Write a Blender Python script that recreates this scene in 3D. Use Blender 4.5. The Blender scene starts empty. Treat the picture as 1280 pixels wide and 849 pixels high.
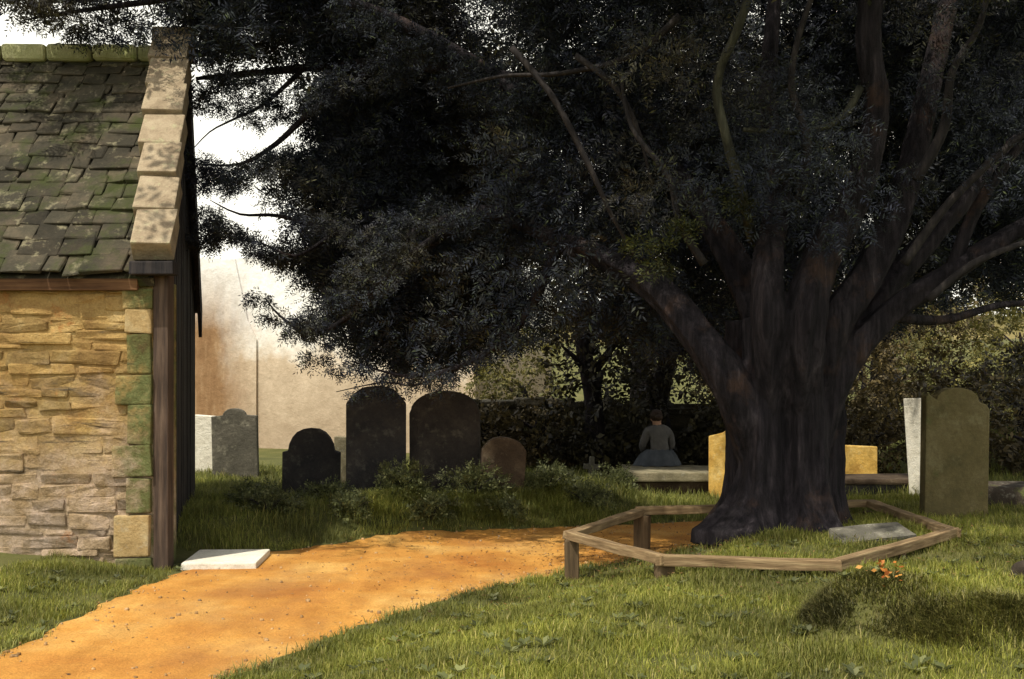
import bpy, bmesh, math, random
import numpy as np
from mathutils import Vector, Matrix, noise as mnoise

random.seed(7)
rng = np.random.default_rng(11)
scene = bpy.context.scene
col = scene.collection
R = math.radians

# ------------------------------------------------------------------ camera
F, HX, HY, EYE = 1372.0, 640.0, 485.0, 1.5
cam_d = bpy.data.cameras.new('camera')
cam = bpy.data.objects.new('camera', cam_d)
col.objects.link(cam)
cam.location = (0, 0, EYE)
cam.rotation_euler = (R(90), 0, 0)
cam_d.sensor_width = 36.0
cam_d.lens = 36.0 * F / 1280.0
cam_d.shift_y = (HY - 424.5) / 1280.0
cam_d.clip_start = 0.05
cam_d.clip_end = 2000
scene.camera = cam
scene.view_settings.view_transform = 'Standard'
scene.view_settings.look = 'None'
scene.view_settings.exposure = 0
scene.view_settings.gamma = 1


def at(px, py, Y):
    """photograph pixel at a distance -> point of the place"""
    return Vector(((px - HX) * Y / F, Y, EYE - (py - HY) * Y / F))


# ------------------------------------------------------------------ light
SUN = Vector((-0.30, -0.36, 0.885)).normalized()
sd = bpy.data.lights.new('sun', 'SUN')
sd.energy = 4.8
sd.angle = R(0.6)
sd.color = (1.0, 0.93, 0.80)
so = bpy.data.objects.new('sun', sd)
so.rotation_euler = SUN.to_track_quat('Z', 'Y').to_euler()
so.location = SUN * 40
col.objects.link(so)

world = bpy.data.worlds.new('World')
scene.world = world
world.use_nodes = True
nt = world.node_tree
nt.nodes.clear()
wo = nt.nodes.new('ShaderNodeOutputWorld')
bg = nt.nodes.new('ShaderNodeBackground')
sky = nt.nodes.new('ShaderNodeTexSky')
sky.sky_type = 'NISHITA'
sky.sun_disc = False
sky.sun_elevation = math.asin(SUN.z)
sky.sun_rotation = math.atan2(SUN.x, SUN.y)
sky.dust_density = 3.0
sky.air_density = 1.0
# bright summer haze low down, thinning upwards
tc = nt.nodes.new('ShaderNodeTexCoord')
sep = nt.nodes.new('ShaderNodeSeparateXYZ')
nt.links.new(tc.outputs['Generated'], sep.inputs[0])
ramp = nt.nodes.new('ShaderNodeValToRGB')
ramp.color_ramp.elements[0].position = 0.30
ramp.color_ramp.elements[0].color = (1, 1, 1, 1)
ramp.color_ramp.elements[1].position = 0.62
ramp.color_ramp.elements[1].color = (0.30, 0.30, 0.30, 1)
nt.links.new(sep.outputs['Z'], ramp.inputs[0])
cn = nt.nodes.new('ShaderNodeTexNoise')
cn.inputs['Scale'].default_value = 3.5
cn.inputs['Detail'].default_value = 7
nt.links.new(tc.outputs['Generated'], cn.inputs['Vector'])
cr = nt.nodes.new('ShaderNodeValToRGB')
cr.color_ramp.elements[0].position = 0.35
cr.color_ramp.elements[0].color = (0.86, 0.86, 0.86, 1)
cr.color_ramp.elements[1].position = 0.6
cr.color_ramp.elements[1].color = (1, 1, 1, 1)
nt.links.new(cn.outputs['Fac'], cr.inputs[0])
mul = nt.nodes.new('ShaderNodeMath')
mul.operation = 'MULTIPLY'
nt.links.new(ramp.outputs[0], mul.inputs[0])
nt.links.new(cr.outputs[0], mul.inputs[1])
mix = nt.nodes.new('ShaderNodeMix')
mix.data_type = 'RGBA'
nt.links.new(mul.outputs[0], mix.inputs['Factor'])
nt.links.new(sky.outputs[0], mix.inputs['A'])
mix.inputs['B'].default_value = (10.6, 10.3, 9.0, 1)
nt.links.new(mix.outputs['Result'], bg.inputs['Color'])
bg.inputs['Strength'].default_value = 0.15
nt.links.new(bg.outputs[0], wo.inputs[0])


# ------------------------------------------------------------------ materials
def ramp_set(node, stops):
    els = node.color_ramp.elements
    while len(els) > 1:
        els.remove(els[-1])
    els[0].position = stops[0][0]
    els[0].color = (*stops[0][1], 1)
    for p, c in stops[1:]:
        e = els.new(p)
        e.color = (*c, 1)


class Mat:
    def __init__(self, name, rough=0.9, spec=0.2):
        self.m = bpy.data.materials.new(name)
        self.m.use_nodes = True
        self.t = self.m.node_tree
        self.b = self.t.nodes['Principled BSDF']
        self.b.inputs['Roughness'].default_value = rough
        self.b.inputs['Specular IOR Level'].default_value = spec
        self.tc = self.t.nodes.new('ShaderNodeTexCoord')
        self.c = None

    def n(self, typ):
        return self.t.nodes.new(typ)

    def l(self, a, b):
        self.t.links.new(a, b)

    def noise(self, scale, detail=6, rough=0.6, stretch=None, coord='Object'):
        n = self.n('ShaderNodeTexNoise')
        n.inputs['Scale'].default_value = scale
        n.inputs['Detail'].default_value = detail
        n.inputs['Roughness'].default_value = rough
        src = self.tc.outputs[coord]
        if stretch:
            mp = self.n('ShaderNodeMapping')
            mp.inputs['Scale'].default_value = stretch
            self.l(src, mp.inputs['Vector'])
            src = mp.outputs[0]
        self.l(src, n.inputs['Vector'])
        return n.outputs['Fac']

    def island(self):
        return self.n('ShaderNodeNewGeometry').outputs['Random Per Island']

    def ramp(self, fac, stops):
        r = self.n('ShaderNodeValToRGB')
        ramp_set(r, stops)
        self.l(fac, r.inputs[0])
        return r.outputs[0]

    def grey(self, fac, lo, hi):
        return self.ramp(fac, [(lo, (0, 0, 0)), (hi, (1, 1, 1))])

    def mixc(self, fac, a, b, mode='MIX'):
        m = self.n('ShaderNodeMix')
        m.data_type = 'RGBA'
        m.blend_type = mode
        for s, v in (('Factor', fac), ('A', a), ('B', b)):
            if isinstance(v, (int, float)):
                m.inputs[s].default_value = v
            elif isinstance(v, tuple):
                m.inputs[s].default_value = (*v, 1)
            else:
                self.l(v, m.inputs[s])
        return m.outputs['Result']

    def done(self, color, bumps=(), strength=0.5, dist=0.02):
        if isinstance(color, tuple):
            self.b.inputs['Base Color'].default_value = (*color, 1)
        else:
            self.l(color, self.b.inputs['Base Color'])
        prev = None
        for fac, st, ds in bumps:
            bp = self.n('ShaderNodeBump')
            bp.inputs['Strength'].default_value = st
            bp.inputs['Distance'].default_value = ds
            self.l(fac, bp.inputs['Height'])
            if prev:
                self.l(prev, bp.inputs['Normal'])
            prev = bp.outputs[0]
        if prev:
            self.l(prev, self.b.inputs['Normal'])
        return self.m


def stone_mat(name, c1, c2, c3, lichen=(0.5, 0.48, 0.38), moss=(0.10, 0.13, 0.04), mossy=0.0, lich=0.25, per=0.5, scale=5.0):
    """weathered stone: tone per block, blotches, pale lichen, moss"""
    m = Mat(name)
    base = m.ramp(m.noise(scale, 8, 0.65), [(0.3, c1), (0.5, c2), (0.7, c3)])
    isl = m.ramp(m.island(), [(0, (1 - per,) * 3), (1, (1 + per * 0.35,) * 3)])
    c = m.mixc(1.0, base, isl, 'MULTIPLY')
    c = m.mixc(m.mixc(1.0, m.grey(m.noise(scale * 2.3, 9, 0.7), 0.56, 0.66), (lich,) * 3, 'MULTIPLY'), c, lichen)
    if mossy > 0:
        c = m.mixc(m.grey(m.noise(scale * 0.7, 8, 0.7), 0.72 - 0.45 * mossy, 0.86 - 0.45 * mossy), c, moss)
    fine = m.noise(scale * 14, 6, 0.7)
    c = m.mixc(0.35, c, m.ramp(fine, [(0.3, (0.35, 0.35, 0.35)), (0.7, (1.25, 1.25, 1.25))]), 'MULTIPLY')
    return m.done(c, [(m.noise(scale * 3, 9, 0.7), 0.6, 0.03), (fine, 0.5, 0.008)])


def leaf_mat(name, stops, trans=0.15, spec=0.25, rough=0.55, tint=False):
    m = Mat(name, rough, spec)
    c = m.ramp(m.island(), stops)
    blot = m.ramp(m.noise(1.1, 3), [(0.35, (0.55, 0.55, 0.62)), (0.65, (1.25, 1.25, 1.1))])
    c = m.mixc(1.0, c, blot, 'MULTIPLY')
    if tint:      # older browned and olive boughs among the blue-black ones
        c = m.mixc(m.grey(m.noise(0.55, 5, 0.65), 0.50, 0.72), c, m.ramp(m.island(), [(0, (0.036, 0.028, 0.016)), (0.6, (0.072, 0.060, 0.028)), (1, (0.14, 0.115, 0.048))]))
        c = m.mixc(m.grey(m.noise(0.8, 4, 0.6, (1, 1, 1.6)), 0.58, 0.72), c, (0.036, 0.039, 0.064))
    m.done(c)
    tr = m.n('ShaderNodeBsdfTranslucent')
    m.l(c, tr.inputs['Color'])
    ms = m.n('ShaderNodeMixShader')
    ms.inputs[0].default_value = trans
    out = m.t.nodes['Material Output']
    m.l(m.b.outputs[0], ms.inputs[1])
    m.l(tr.outputs[0], ms.inputs[2])
    m.l(ms.outputs[0], out.inputs['Surface'])
    return m.m


def timber_mat(name, c1, c2, c3, along='Z', scale=3.0):
    m = Mat(name, 0.85)
    st = {'X': (0.6, 9, 9), 'Y': (9, 0.6, 9), 'Z': (9, 9, 0.6), 'N': (3, 3, 3)}[along]
    g = m.noise(scale, 9, 0.65, st)
    c = m.ramp(g, [(0.3, c1), (0.5, c2), (0.72, c3)])
    c = m.mixc(0.6, c, m.ramp(m.noise(2.1, 5), [(0.3, (0.5, 0.5, 0.5)), (0.7, (1.2, 1.2, 1.2))]), 'MULTIPLY')
    return m.done(c, [(g, 0.7, 0.012)])


M = {}
M['coping'] = stone_mat('coping_limestone', (0.20, 0.15, 0.095), (0.35, 0.275, 0.18), (0.47, 0.385, 0.26), lichen=(0.46, 0.47, 0.27), mossy=0.22, lich=0.4, per=0.4)
def rubble_mat(name, per, extra=0.0):
    m = Mat(name)
    sp = m.n('ShaderNodeSeparateXYZ')
    m.l(m.tc.outputs['Object'], sp.inputs[0])

    def lin(sock, a, b, fac, amp):      # a*x + b + noise
        k = m.n('ShaderNodeMath'); k.operation = 'MULTIPLY_ADD'
        m.l(sock, k.inputs[0]); k.inputs[1].default_value = a; k.inputs[2].default_value = b - amp * 0.5
        q = m.n('ShaderNodeMath'); q.operation = 'MULTIPLY_ADD'
        m.l(fac, q.inputs[0]); q.inputs[1].default_value = amp; m.l(k.outputs[0], q.inputs[2])
        return q.outputs[0]
    gold = m.ramp(m.noise(3.5, 9, 0.68), [(0.28, (0.20, 0.12, 0.045)), (0.42, (0.34, 0.215, 0.08)), (0.55, (0.44, 0.30, 0.115)), (0.7, (0.56, 0.42, 0.20))])
    pale = m.ramp(m.noise(6, 9, 0.7), [(0.28, (0.20, 0.145, 0.085)), (0.45, (0.37, 0.28, 0.18)), (0.6, (0.52, 0.405, 0.31)), (0.72, (0.64, 0.53, 0.43))])
    c = m.mixc(m.grey(lin(sp.outputs['Z'], -0.6, 1.15, m.noise(2.3, 8, 0.7), 1.5), 0.25, 0.8), gold, pale)
    c = m.mixc(1.0, c, m.ramp(m.island(), [(0, (1 - per,) * 3), (0.5, (1, 0.97, 0.92)), (1, (1.12, 1.08, 1.02))]), 'MULTIPLY')
    c = m.mixc(m.grey(m.noise(2.6, 9, 0.72), 0.6, 0.7), c, (0.40, 0.16, 0.045))
    st = m.noise(2.5, 9, 0.7, (0.7, 3, 5))
    c = m.mixc(m.grey(st, 0.57, 0.68), c, (0.11, 0.085, 0.055))
    c = m.mixc(m.grey(lin(sp.outputs['X'], 1.7, -1.88 + extra, m.noise(2.6, 9, 0.75), 2.5), 0.3, 0.8), c, m.ramp(m.noise(4, 9, 0.75), [(0.32, (0.10, 0.075, 0.03)), (0.45, (0.13, 0.13, 0.045)), (0.55, (0.145, 0.165, 0.06)), (0.7, (0.33, 0.28, 0.12))]))
    fine = m.noise(55, 6, 0.75)
    c = m.mixc(0.45, c, m.ramp(fine, [(0.3, (0.4, 0.4, 0.4)), (0.7, (1.3, 1.3, 1.3))]), 'MULTIPLY')
    return m.done(c, [(m.noise(9, 9, 0.72), 0.9, 0.05), (fine, 0.6, 0.012)])


M['rubble'] = rubble_mat('ochre_rubble', 0.38, 0.12)
M['quoin_face'] = rubble_mat('mossed_quoin_face', 0.12, 0.42)
M['wash'] = rubble_mat('lime_washed_core', 0.0)
M['quoin'] = stone_mat('mossed_quoin', (0.10, 0.13, 0.04), (0.17, 0.21, 0.065), (0.30, 0.28, 0.13), lichen=(0.38, 0.35, 0.2), moss=(0.09, 0.16, 0.035), mossy=0.5, lich=0.3, per=0.35, scale=4)
M['quoin_bare'] = stone_mat('bare_quoin', (0.30, 0.20, 0.08), (0.44, 0.31, 0.14), (0.5, 0.4, 0.22), mossy=0.12, lich=0.3, per=0.1)
M['mortar'] = stone_mat('lime_mortar', (0.16, 0.13, 0.08), (0.25, 0.2, 0.12), (0.33, 0.27, 0.16), mossy=0.25, per=0)
M['slate'] = stone_mat('mossy_stone_slate', (0.032, 0.030, 0.02), (0.06, 0.052, 0.034), (0.115, 0.09, 0.058), lichen=(0.42, 0.38, 0.23), moss=(0.042, 0.05, 0.014), mossy=0.5, lich=0.4, per=0.6, scale=3)
M['ridge'] = stone_mat('mossy_ridge', (0.30, 0.31, 0.14), (0.44, 0.44, 0.22), (0.5, 0.48, 0.28), lichen=(0.6, 0.58, 0.4), moss=(0.28, 0.34, 0.09), mossy=0.4, lich=0.5, per=0.3)
M['board'] = timber_mat('dark_tarred_board', (0.012, 0.012, 0.014), (0.03, 0.026, 0.026), (0.06, 0.05, 0.045))
M['brown_timber'] = timber_mat('brown_timber', (0.038, 0.027, 0.022), (0.085, 0.058, 0.042), (0.15, 0.105, 0.075))
M['fascia'] = timber_mat('fascia_timber', (0.05, 0.025, 0.012), (0.12, 0.06, 0.028), (0.2, 0.11, 0.05), along='X')
M['rail'] = timber_mat('weathered_rail', (0.10, 0.065, 0.03), (0.23, 0.155, 0.08), (0.40, 0.30, 0.16), along='X', scale=5)
M['post'] = timber_mat('weathered_post', (0.05, 0.035, 0.02), (0.11, 0.075, 0.04), (0.2, 0.14, 0.08))
M['limestone'] = stone_mat('white_limestone', (0.62, 0.58, 0.48), (0.76, 0.72, 0.6), (0.82, 0.79, 0.68), lichen=(0.55, 0.5, 0.36), lich=0.4, per=0, mossy=0.08)
M['head_dark'] = stone_mat('dark_slate_stone', (0.028, 0.028, 0.032), (0.05, 0.046, 0.046), (0.085, 0.075, 0.066), lichen=(0.2, 0.19, 0.16), mossy=0.12, lich=0.35, per=0, scale=3)
M['head_umber'] = stone_mat('umber_stone', (0.033, 0.029, 0.028), (0.058, 0.049, 0.044), (0.10, 0.085, 0.07), lichen=(0.22, 0.2, 0.15), mossy=0.15, lich=0.4, per=0, scale=3)
M['head_brown'] = stone_mat('brown_sandstone', (0.045, 0.03, 0.02), (0.075, 0.052, 0.034), (0.13, 0.095, 0.06), lichen=(0.25, 0.2, 0.13), mossy=0.15, lich=0.35, per=0, scale=3)
M['head_grey'] = stone_mat('grey_limestone', (0.07, 0.066, 0.052), (0.12, 0.112, 0.088), (0.18, 0.165, 0.13), lichen=(0.42, 0.4, 0.3), moss=(0.09, 0.11, 0.04), mossy=0.2, lich=0.45, per=0, scale=3)
M['head_green'] = stone_mat('algae_stone', (0.075, 0.065, 0.028), (0.13, 0.105, 0.045), (0.18, 0.15, 0.075), lichen=(0.26, 0.24, 0.13), moss=(0.08, 0.115, 0.03), mossy=0.36, lich=0.3, per=0, scale=2.6)
M['head_yellow'] = stone_mat('golden_stone', (0.40, 0.22, 0.05), (0.68, 0.42, 0.10), (0.82, 0.58, 0.2), lichen=(0.72, 0.62, 0.32), moss=(0.30, 0.24, 0.07), mossy=0.18, lich=0.45, per=0, scale=4)
M['ledger'] = stone_mat('ledger_stone', (0.13, 0.115, 0.07), (0.24, 0.21, 0.13), (0.36, 0.31, 0.2), moss=(0.12, 0.14, 0.045), mossy=0.25, lich=0.4, per=0.2)
M['pebble'] = stone_mat('pebble', (0.34, 0.2, 0.08), (0.46, 0.28, 0.12), (0.58, 0.42, 0.25), per=0.5)
M['mossy_kerb'] = stone_mat('mossy_kerb', (0.03, 0.024, 0.018), (0.055, 0.042, 0.03), (0.09, 0.07, 0.05), moss=(0.14, 0.17, 0.035), mossy=0.42, lich=0.3, per=0.1)
M['wall'] = stone_mat('boundary_rubble', (0.05, 0.045, 0.032), (0.085, 0.075, 0.052), (0.13, 0.115, 0.08), lichen=(0.2, 0.18, 0.11), moss=(0.075, 0.08, 0.025), mossy=0.42, lich=0.4, per=0.35)
M['yew_leaf'] = leaf_mat('yew_needles', tint=True, stops= [(0, (0.019, 0.022, 0.034)), (0.5, (0.031, 0.036, 0.050)), (0.93, (0.045, 0.054, 0.052)), (1, (0.08, 0.098, 0.046))], trans=0.05, spec=0.12, rough=0.65)
M['dark_leaf'] = leaf_mat('evergreen_leaf', [(0, (0.022, 0.019, 0.012)), (0.6, (0.042, 0.037, 0.019)), (1, (0.085, 0.072, 0.03))], trans=0.08)
M['olive_leaf'] = leaf_mat('olive_leaf', [(0, (0.07, 0.07, 0.02)), (0.6, (0.14, 0.13, 0.035)), (1, (0.25, 0.21, 0.07))], trans=0.25)
M['bush_leaf'] = leaf_mat('bush_leaf', [(0, (0.06, 0.07, 0.026)), (0.6, (0.12, 0.135, 0.055)), (1, (0.22, 0.23, 0.10))], trans=0.25)
M['shoot_leaf'] = leaf_mat('young_yew_shoot', [(0, (0.02, 0.026, 0.01)), (0.6, (0.045, 0.052, 0.016)), (1, (0.10, 0.10, 0.03))], trans=0.15)
M['russet_leaf'] = leaf_mat('russet_leaf', [(0, (0.04, 0.03, 0.014)), (0.6, (0.085, 0.065, 0.025)), (1, (0.17, 0.125, 0.05))], trans=0.2)
M['grass'] = leaf_mat('grass_blade', [(0, (0.135, 0.155, 0.028)), (0.55, (0.235, 0.25, 0.046)), (0.9, (0.35, 0.335, 0.075)), (1, (0.48, 0.41, 0.16))], trans=0.4)
M['rough_grass'] = leaf_mat('rough_grass_blade', [(0, (0.115, 0.135, 0.034)), (0.55, (0.205, 0.22, 0.056)), (0.9, (0.32, 0.32, 0.08)), (1, (0.44, 0.38, 0.15))], trans=0.4)
M['crest_light'] = leaf_mat('sun_tinted_blade', [(0, (0.13, 0.15, 0.02)), (0.55, (0.23, 0.235, 0.035)), (0.9, (0.33, 0.31, 0.06)), (1, (0.42, 0.35, 0.12))], trans=0.4)  # sunlight on the mound's crest put into the blade colour
M['litter'] = leaf_mat('leaf_litter', [(0, (0.05, 0.026, 0.012)), (0.6, (0.13, 0.065, 0.025)), (1, (0.28, 0.16, 0.06))], trans=0.05)
M['mound_shade'] = leaf_mat('shade_tinted_blade', [(0, (0.065, 0.068, 0.02)), (0.6, (0.13, 0.128, 0.036)), (1, (0.24, 0.21, 0.07))], trans=0.1)  # shade on the mound's near slope put into the blade colour
M['dead_leaf'] = leaf_mat('fallen_leaf', [(0, (0.25, 0.07, 0.015)), (0.6, (0.42, 0.15, 0.03)), (1, (0.6, 0.32, 0.08))], trans=0.2)

m = Mat('yew_bark', 0.9)
g = m.noise(2.2, 10, 0.7, (5, 5, 0.55))
c = m.ramp(g, [(0.33, (0.006, 0.0055, 0.007)), (0.48, (0.02, 0.017, 0.02)), (0.6, (0.04, 0.034, 0.038)), (0.72, (0.105, 0.09, 0.095))])
c = m.mixc(m.grey(m.noise(1.6, 8, 0.7), 0.54, 0.72), c, (0.085, 0.05, 0.033))
c = m.mixc(m.grey(m.noise(2.7, 8, 0.7), 0.65, 0.76), c, (0.045, 0.05, 0.025))
g2 = m.noise(5.0, 8, 0.7, (5, 5, 0.35))
c = m.mixc(0.7, c, m.ramp(g2, [(0.35, (0.35, 0.33, 0.35)), (0.65, (1.4, 1.35, 1.35))]), 'MULTIPLY')
M['bark'] = m.done(c, [(g, 1.0, 0.08), (g2, 0.8, 0.03), (m.noise(30, 6, 0.7), 0.5, 0.01)])
m = Mat('mossed_bark', 0.9)
g = m.noise(2.2, 10, 0.7, (5, 5, 0.7))
c = m.ramp(g, [(0.3, (0.016, 0.016, 0.013)), (0.5, (0.042, 0.042, 0.028)), (0.72, (0.10, 0.098, 0.065))])
M['twig_bark'] = None
M['moss_bark'] = m.done(c, [(g, 1.0, 0.03)])

m = Mat('turf_soil', 0.95)
c = m.ramp(m.noise(1.3, 8, 0.65), [(0.3, (0.055, 0.06, 0.018)), (0.5, (0.09, 0.092, 0.026)), (0.7, (0.14, 0.125, 0.045))])
M['ground'] = m.done(c, [(m.noise(18, 8, 0.7), 0.8, 0.03)])

m = Mat('ochre_gravel', 0.95)
c = m.ramp(m.noise(0.9, 8, 0.6), [(0.3, (0.39, 0.155, 0.03)), (0.5, (0.53, 0.26, 0.055)), (0.68, (0.64, 0.39, 0.12))])
gr = m.noise(75, 4, 0.7)
c = m.mixc(0.55, c, m.ramp(gr, [(0.3, (0.5, 0.5, 0.5)), (0.68, (1.35, 1.32, 1.25))]), 'MULTIPLY')
tr = m.noise(2.0, 6, 0.6, (2.2, 0.6, 1))
c = m.mixc(0.6, c, m.ramp(tr, [(0.35, (0.72, 0.66, 0.6)), (0.6, (1.08, 1.08, 1.08))]), 'MULTIPLY')
rt = m.noise(0.55, 7, 0.62, (1.6, 0.8, 1))
c = m.mixc(m.mixc(1.0, m.grey(rt, 0.50, 0.66), (0.55,) * 3, 'MULTIPLY'), c, (0.27, 0.125, 0.045))
M['path'] = m.done(c, [(gr, 0.9, 0.012), (m.noise(6, 8, 0.65), 0.6, 0.04)])

m = Mat('hazed_limewash', 0.9)
sp = m.n('ShaderNodeSeparateXYZ')
m.l(m.tc.outputs['Object'], sp.inputs[0])
def lin2(m, sock, a, b, fac, amp):
    k = m.n('ShaderNodeMath'); k.operation = 'MULTIPLY_ADD'
    m.l(sock, k.inputs[0]); k.inputs[1].default_value = a; k.inputs[2].default_value = b - amp * 0.5
    q = m.n('ShaderNodeMath'); q.operation = 'MULTIPLY_ADD'
    m.l(fac, q.inputs[0]); q.inputs[1].default_value = amp; m.l(k.outputs[0], q.inputs[2])
    return q.outputs[0]
c = m.ramp(lin2(m, sp.outputs['Z'], 0.26, -0.05, m.noise(0.7, 9, 0.68), 1.0), [(0.15, (0.46, 0.36, 0.25)), (0.42, (0.62, 0.50, 0.36)), (0.58, (0.84, 0.79, 0.70)), (0.75, (0.92, 0.92, 0.89))])  # beige stain low down; whitened upward, sky haze put into the colour
st = m.ramp(m.noise(1.1, 9, 0.7, (2.2, 2, 0.5)), [(0.3, (0.19, 0.10, 0.045)), (0.5, (0.28, 0.165, 0.08)), (0.7, (0.45, 0.31, 0.18))])  # brown of the wall's shadow side, laid in as a stain
upz = m.n('ShaderNodeMapRange'); m.l(sp.outputs['Z'], upz.inputs['Value']); upz.inputs['From Min'].default_value = 2.7; upz.inputs['From Max'].default_value = 4.2; upz.inputs['To Min'].default_value = 1; upz.inputs['To Max'].default_value = 0.08  # brown thins upward into the painted haze
c = m.mixc(m.mixc(1.0, m.grey(lin2(m, sp.outputs['X'], -0.95, -1.85, m.noise(0.9, 9, 0.7), 1.2), 0.0, 0.9), upz.outputs[0], 'MULTIPLY'), c, st)
c = m.mixc(0.6, c, m.ramp(m.noise(3.5, 9, 0.75), [(0.32, (0.7, 0.66, 0.6)), (0.6, (1.06, 1.06, 1.06))]), 'MULTIPLY')
M['hazed_limewash'] = m.done(c, [(m.noise(4, 9, 0.75), 0.6, 0.05)])
M['brown_tinted'] = stone_mat('brown_tinted_plaster', (0.34, 0.18, 0.075), (0.45, 0.26, 0.115), (0.55, 0.37, 0.2), lichen=(0.6, 0.46, 0.3), lich=0.4, per=0, scale=1.4)

m = Mat('hillside', 0.95)
c = m.ramp(m.noise(0.25, 8, 0.7), [(0.3, (0.07, 0.065, 0.02)), (0.5, (0.15, 0.125, 0.04)), (0.7, (0.24, 0.19, 0.075))])
M['hill'] = m.done(c, [(m.noise(2, 8, 0.7), 0.8, 0.3)])
m = Mat('skin', 0.6); M['skin'] = m.done((0.42, 0.25, 0.17))
m = Mat('brown_hair', 0.6); M['hair'] = m.done(m.ramp(m.noise(30, 4, 0.6, (3, 3, 0.5)), [(0.3, (0.018, 0.011, 0.007)), (0.7, (0.05, 0.03, 0.018))]))
m = Mat('grey_blouse', 0.9); M['blouse'] = m.done(m.ramp(m.noise(9, 5), [(0.3, (0.075, 0.072, 0.072)), (0.7, (0.13, 0.125, 0.12))]), [(m.noise(14, 4), 0.6, 0.02)])
m = Mat('slate_skirt', 0.9); M['skirt'] = m.done(m.ramp(m.noise(6, 5), [(0.3, (0.045, 0.052, 0.062)), (0.7, (0.09, 0.10, 0.112))]), [(m.noise(10, 4), 0.6, 0.02)])
m = Mat('black_leather', 0.5); M['shoe'] = m.done((0.015, 0.012, 0.01))


# ------------------------------------------------------------------ object helpers
def tag(o, label=None, cat=None, group=None, kind=None):
    if label: o['label'] = label
    if cat: o['category'] = cat
    if group: o['group'] = group
    if kind: o['kind'] = kind
    return o


def empty(name, loc, label, cat, group=None, rz=0.0):
    o = bpy.data.objects.new(name, None)
    o.empty_display_size = 0.2
    o.location = loc
    o.rotation_euler.z = rz
    col.objects.link(o)
    return tag(o, label, cat, group)


def link(name, me, mat, parent=None, smooth=False):
    o = bpy.data.objects.new(name, me)
    if mat: me.materials.append(mat)
    col.objects.link(o)
    if parent:
        o.parent = parent
    if smooth:
        me.polygons.foreach_set('use_smooth', [True] * len(me.polygons))
    return o


def mesh_py(name, v, f, mat, parent=None, smooth=False):
    me = bpy.data.meshes.new(name)
    me.from_pydata(v, [], f)
    me.update()
    return link(name, me, mat, parent, smooth)


def mesh_bm(name, bm, mat, parent=None, smooth=False):
    me = bpy.data.meshes.new(name)
    bmesh.ops.recalc_face_normals(bm, faces=bm.faces)
    bm.to_mesh(me)
    bm.free()
    return link(name, me, mat, parent, smooth)


def mesh_np(name, V, Q, mat, parent=None):
    """V (n,3), Q (m,4) quads"""
    me = bpy.data.meshes.new(name)
    me.vertices.add(len(V))
    me.vertices.foreach_set('co', V.astype(np.float32).ravel())
    me.loops.add(Q.size)
    me.loops.foreach_set('vertex_index', Q.astype(np.int32).ravel())
    me.polygons.add(len(Q))
    me.polygons.foreach_set('loop_start', np.arange(0, Q.size, 4, dtype=np.int32))
    me.polygons.foreach_set('loop_total', np.full(len(Q), 4, dtype=np.int32))
    me.update(calc_edges=True)
    me.validate()
    return link(name, me, mat, parent)


def block(bm, c, size, rot=None, jit=0.0, bevel=0.01, seg=2):
    """a bevelled, slightly irregular block centred at c"""
    r = bmesh.ops.create_cube(bm, size=1.0)
    vs = r['verts']
    for v in vs:
        v.co = Vector((v.co.x * size[0], v.co.y * size[1], v.co.z * size[2]))
        if jit:
            v.co += Vector((random.uniform(-jit, jit), random.uniform(-jit, jit), random.uniform(-jit, jit)))
    es = list({e for v in vs for e in v.link_edges})
    mat = Matrix.Translation(c)
    if rot is not None:
        mat = mat @ rot.to_4x4()
    if bevel:
        out = bmesh.ops.bevel(bm, geom=es, offset=bevel, segments=seg, profile=0.6, affect='EDGES')
        vs = list({v for f in out['faces'] for v in f.verts} | {v for v in vs if v.is_valid})
    for v in vs:
        v.co = mat @ v.co
    return vs


def tube(V, Fc, pts, rad, n=10, flute=0.0, seed=0, cap=True):
    """append a tapered, wandering tube to V, Fc"""
    pts = [Vector(p) for p in pts]
    # resample with Catmull-Rom
    P, Rr = [], []
    k = len(pts)
    for i in range(k - 1):
        p0, p1, p2, p3 = pts[max(i - 1, 0)], pts[i], pts[i + 1], pts[min(i + 2, k - 1)]
        steps = max(3, min(9, int((p2 - p1).length / 0.09)))
        for s in range(steps):
            t = s / steps
            P.append(0.5 * ((2 * p1) + (p2 - p0) * t + (2 * p0 - 5 * p1 + 4 * p2 - p3) * t * t + (3 * p1 - p0 - 3 * p2 + p3) * t ** 3))
            Rr.append(rad[i] * (1 - t) + rad[i + 1] * t)
    P.append(pts[-1]); Rr.append(rad[-1])
    up = Vector((0.13, 0.9, 0.4)).normalized()
    base = len(V)
    for i, p in enumerate(P):
        d = (P[min(i + 1, len(P) - 1)] - P[max(i - 1, 0)]).normalized()
        a = d.cross(up)
        if a.length < 0.05: a = d.cross(Vector((1, 0, 0)))
        a.normalize()
        b = a.cross(d).normalized()
        up = b
        for j in range(n):
            th = 2 * math.pi * j / n
            q = a * math.cos(th) + b * math.sin(th)
            w = 1.0
            if flute:
                w += flute * (mnoise.noise(Vector((math.cos(th) * 1.7 + seed, math.sin(th) * 1.7, i * 0.06))) +
                              0.6 * mnoise.noise(Vector((math.cos(th) * 4 + seed, math.sin(th) * 4, i * 0.12))))
            V.append(p + q * Rr[i] * w)
    for i in range(len(P) - 1):
        for j in range(n):
            a0 = base + i * n + j
            a1 = base + i * n + (j + 1) % n
            Fc.append((a0, a1, a1 + n, a0 + n))
    if cap:
        Fc.append(tuple(base + j for j in range(n))[::-1])
        Fc.append(tuple(base + (len(P) - 1) * n + j for j in range(n)))


def smooth01(a, b, x):
    t = np.clip((x - a) / (b - a), 0, 1)
    return t * t * (3 - 2 * t)


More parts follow.
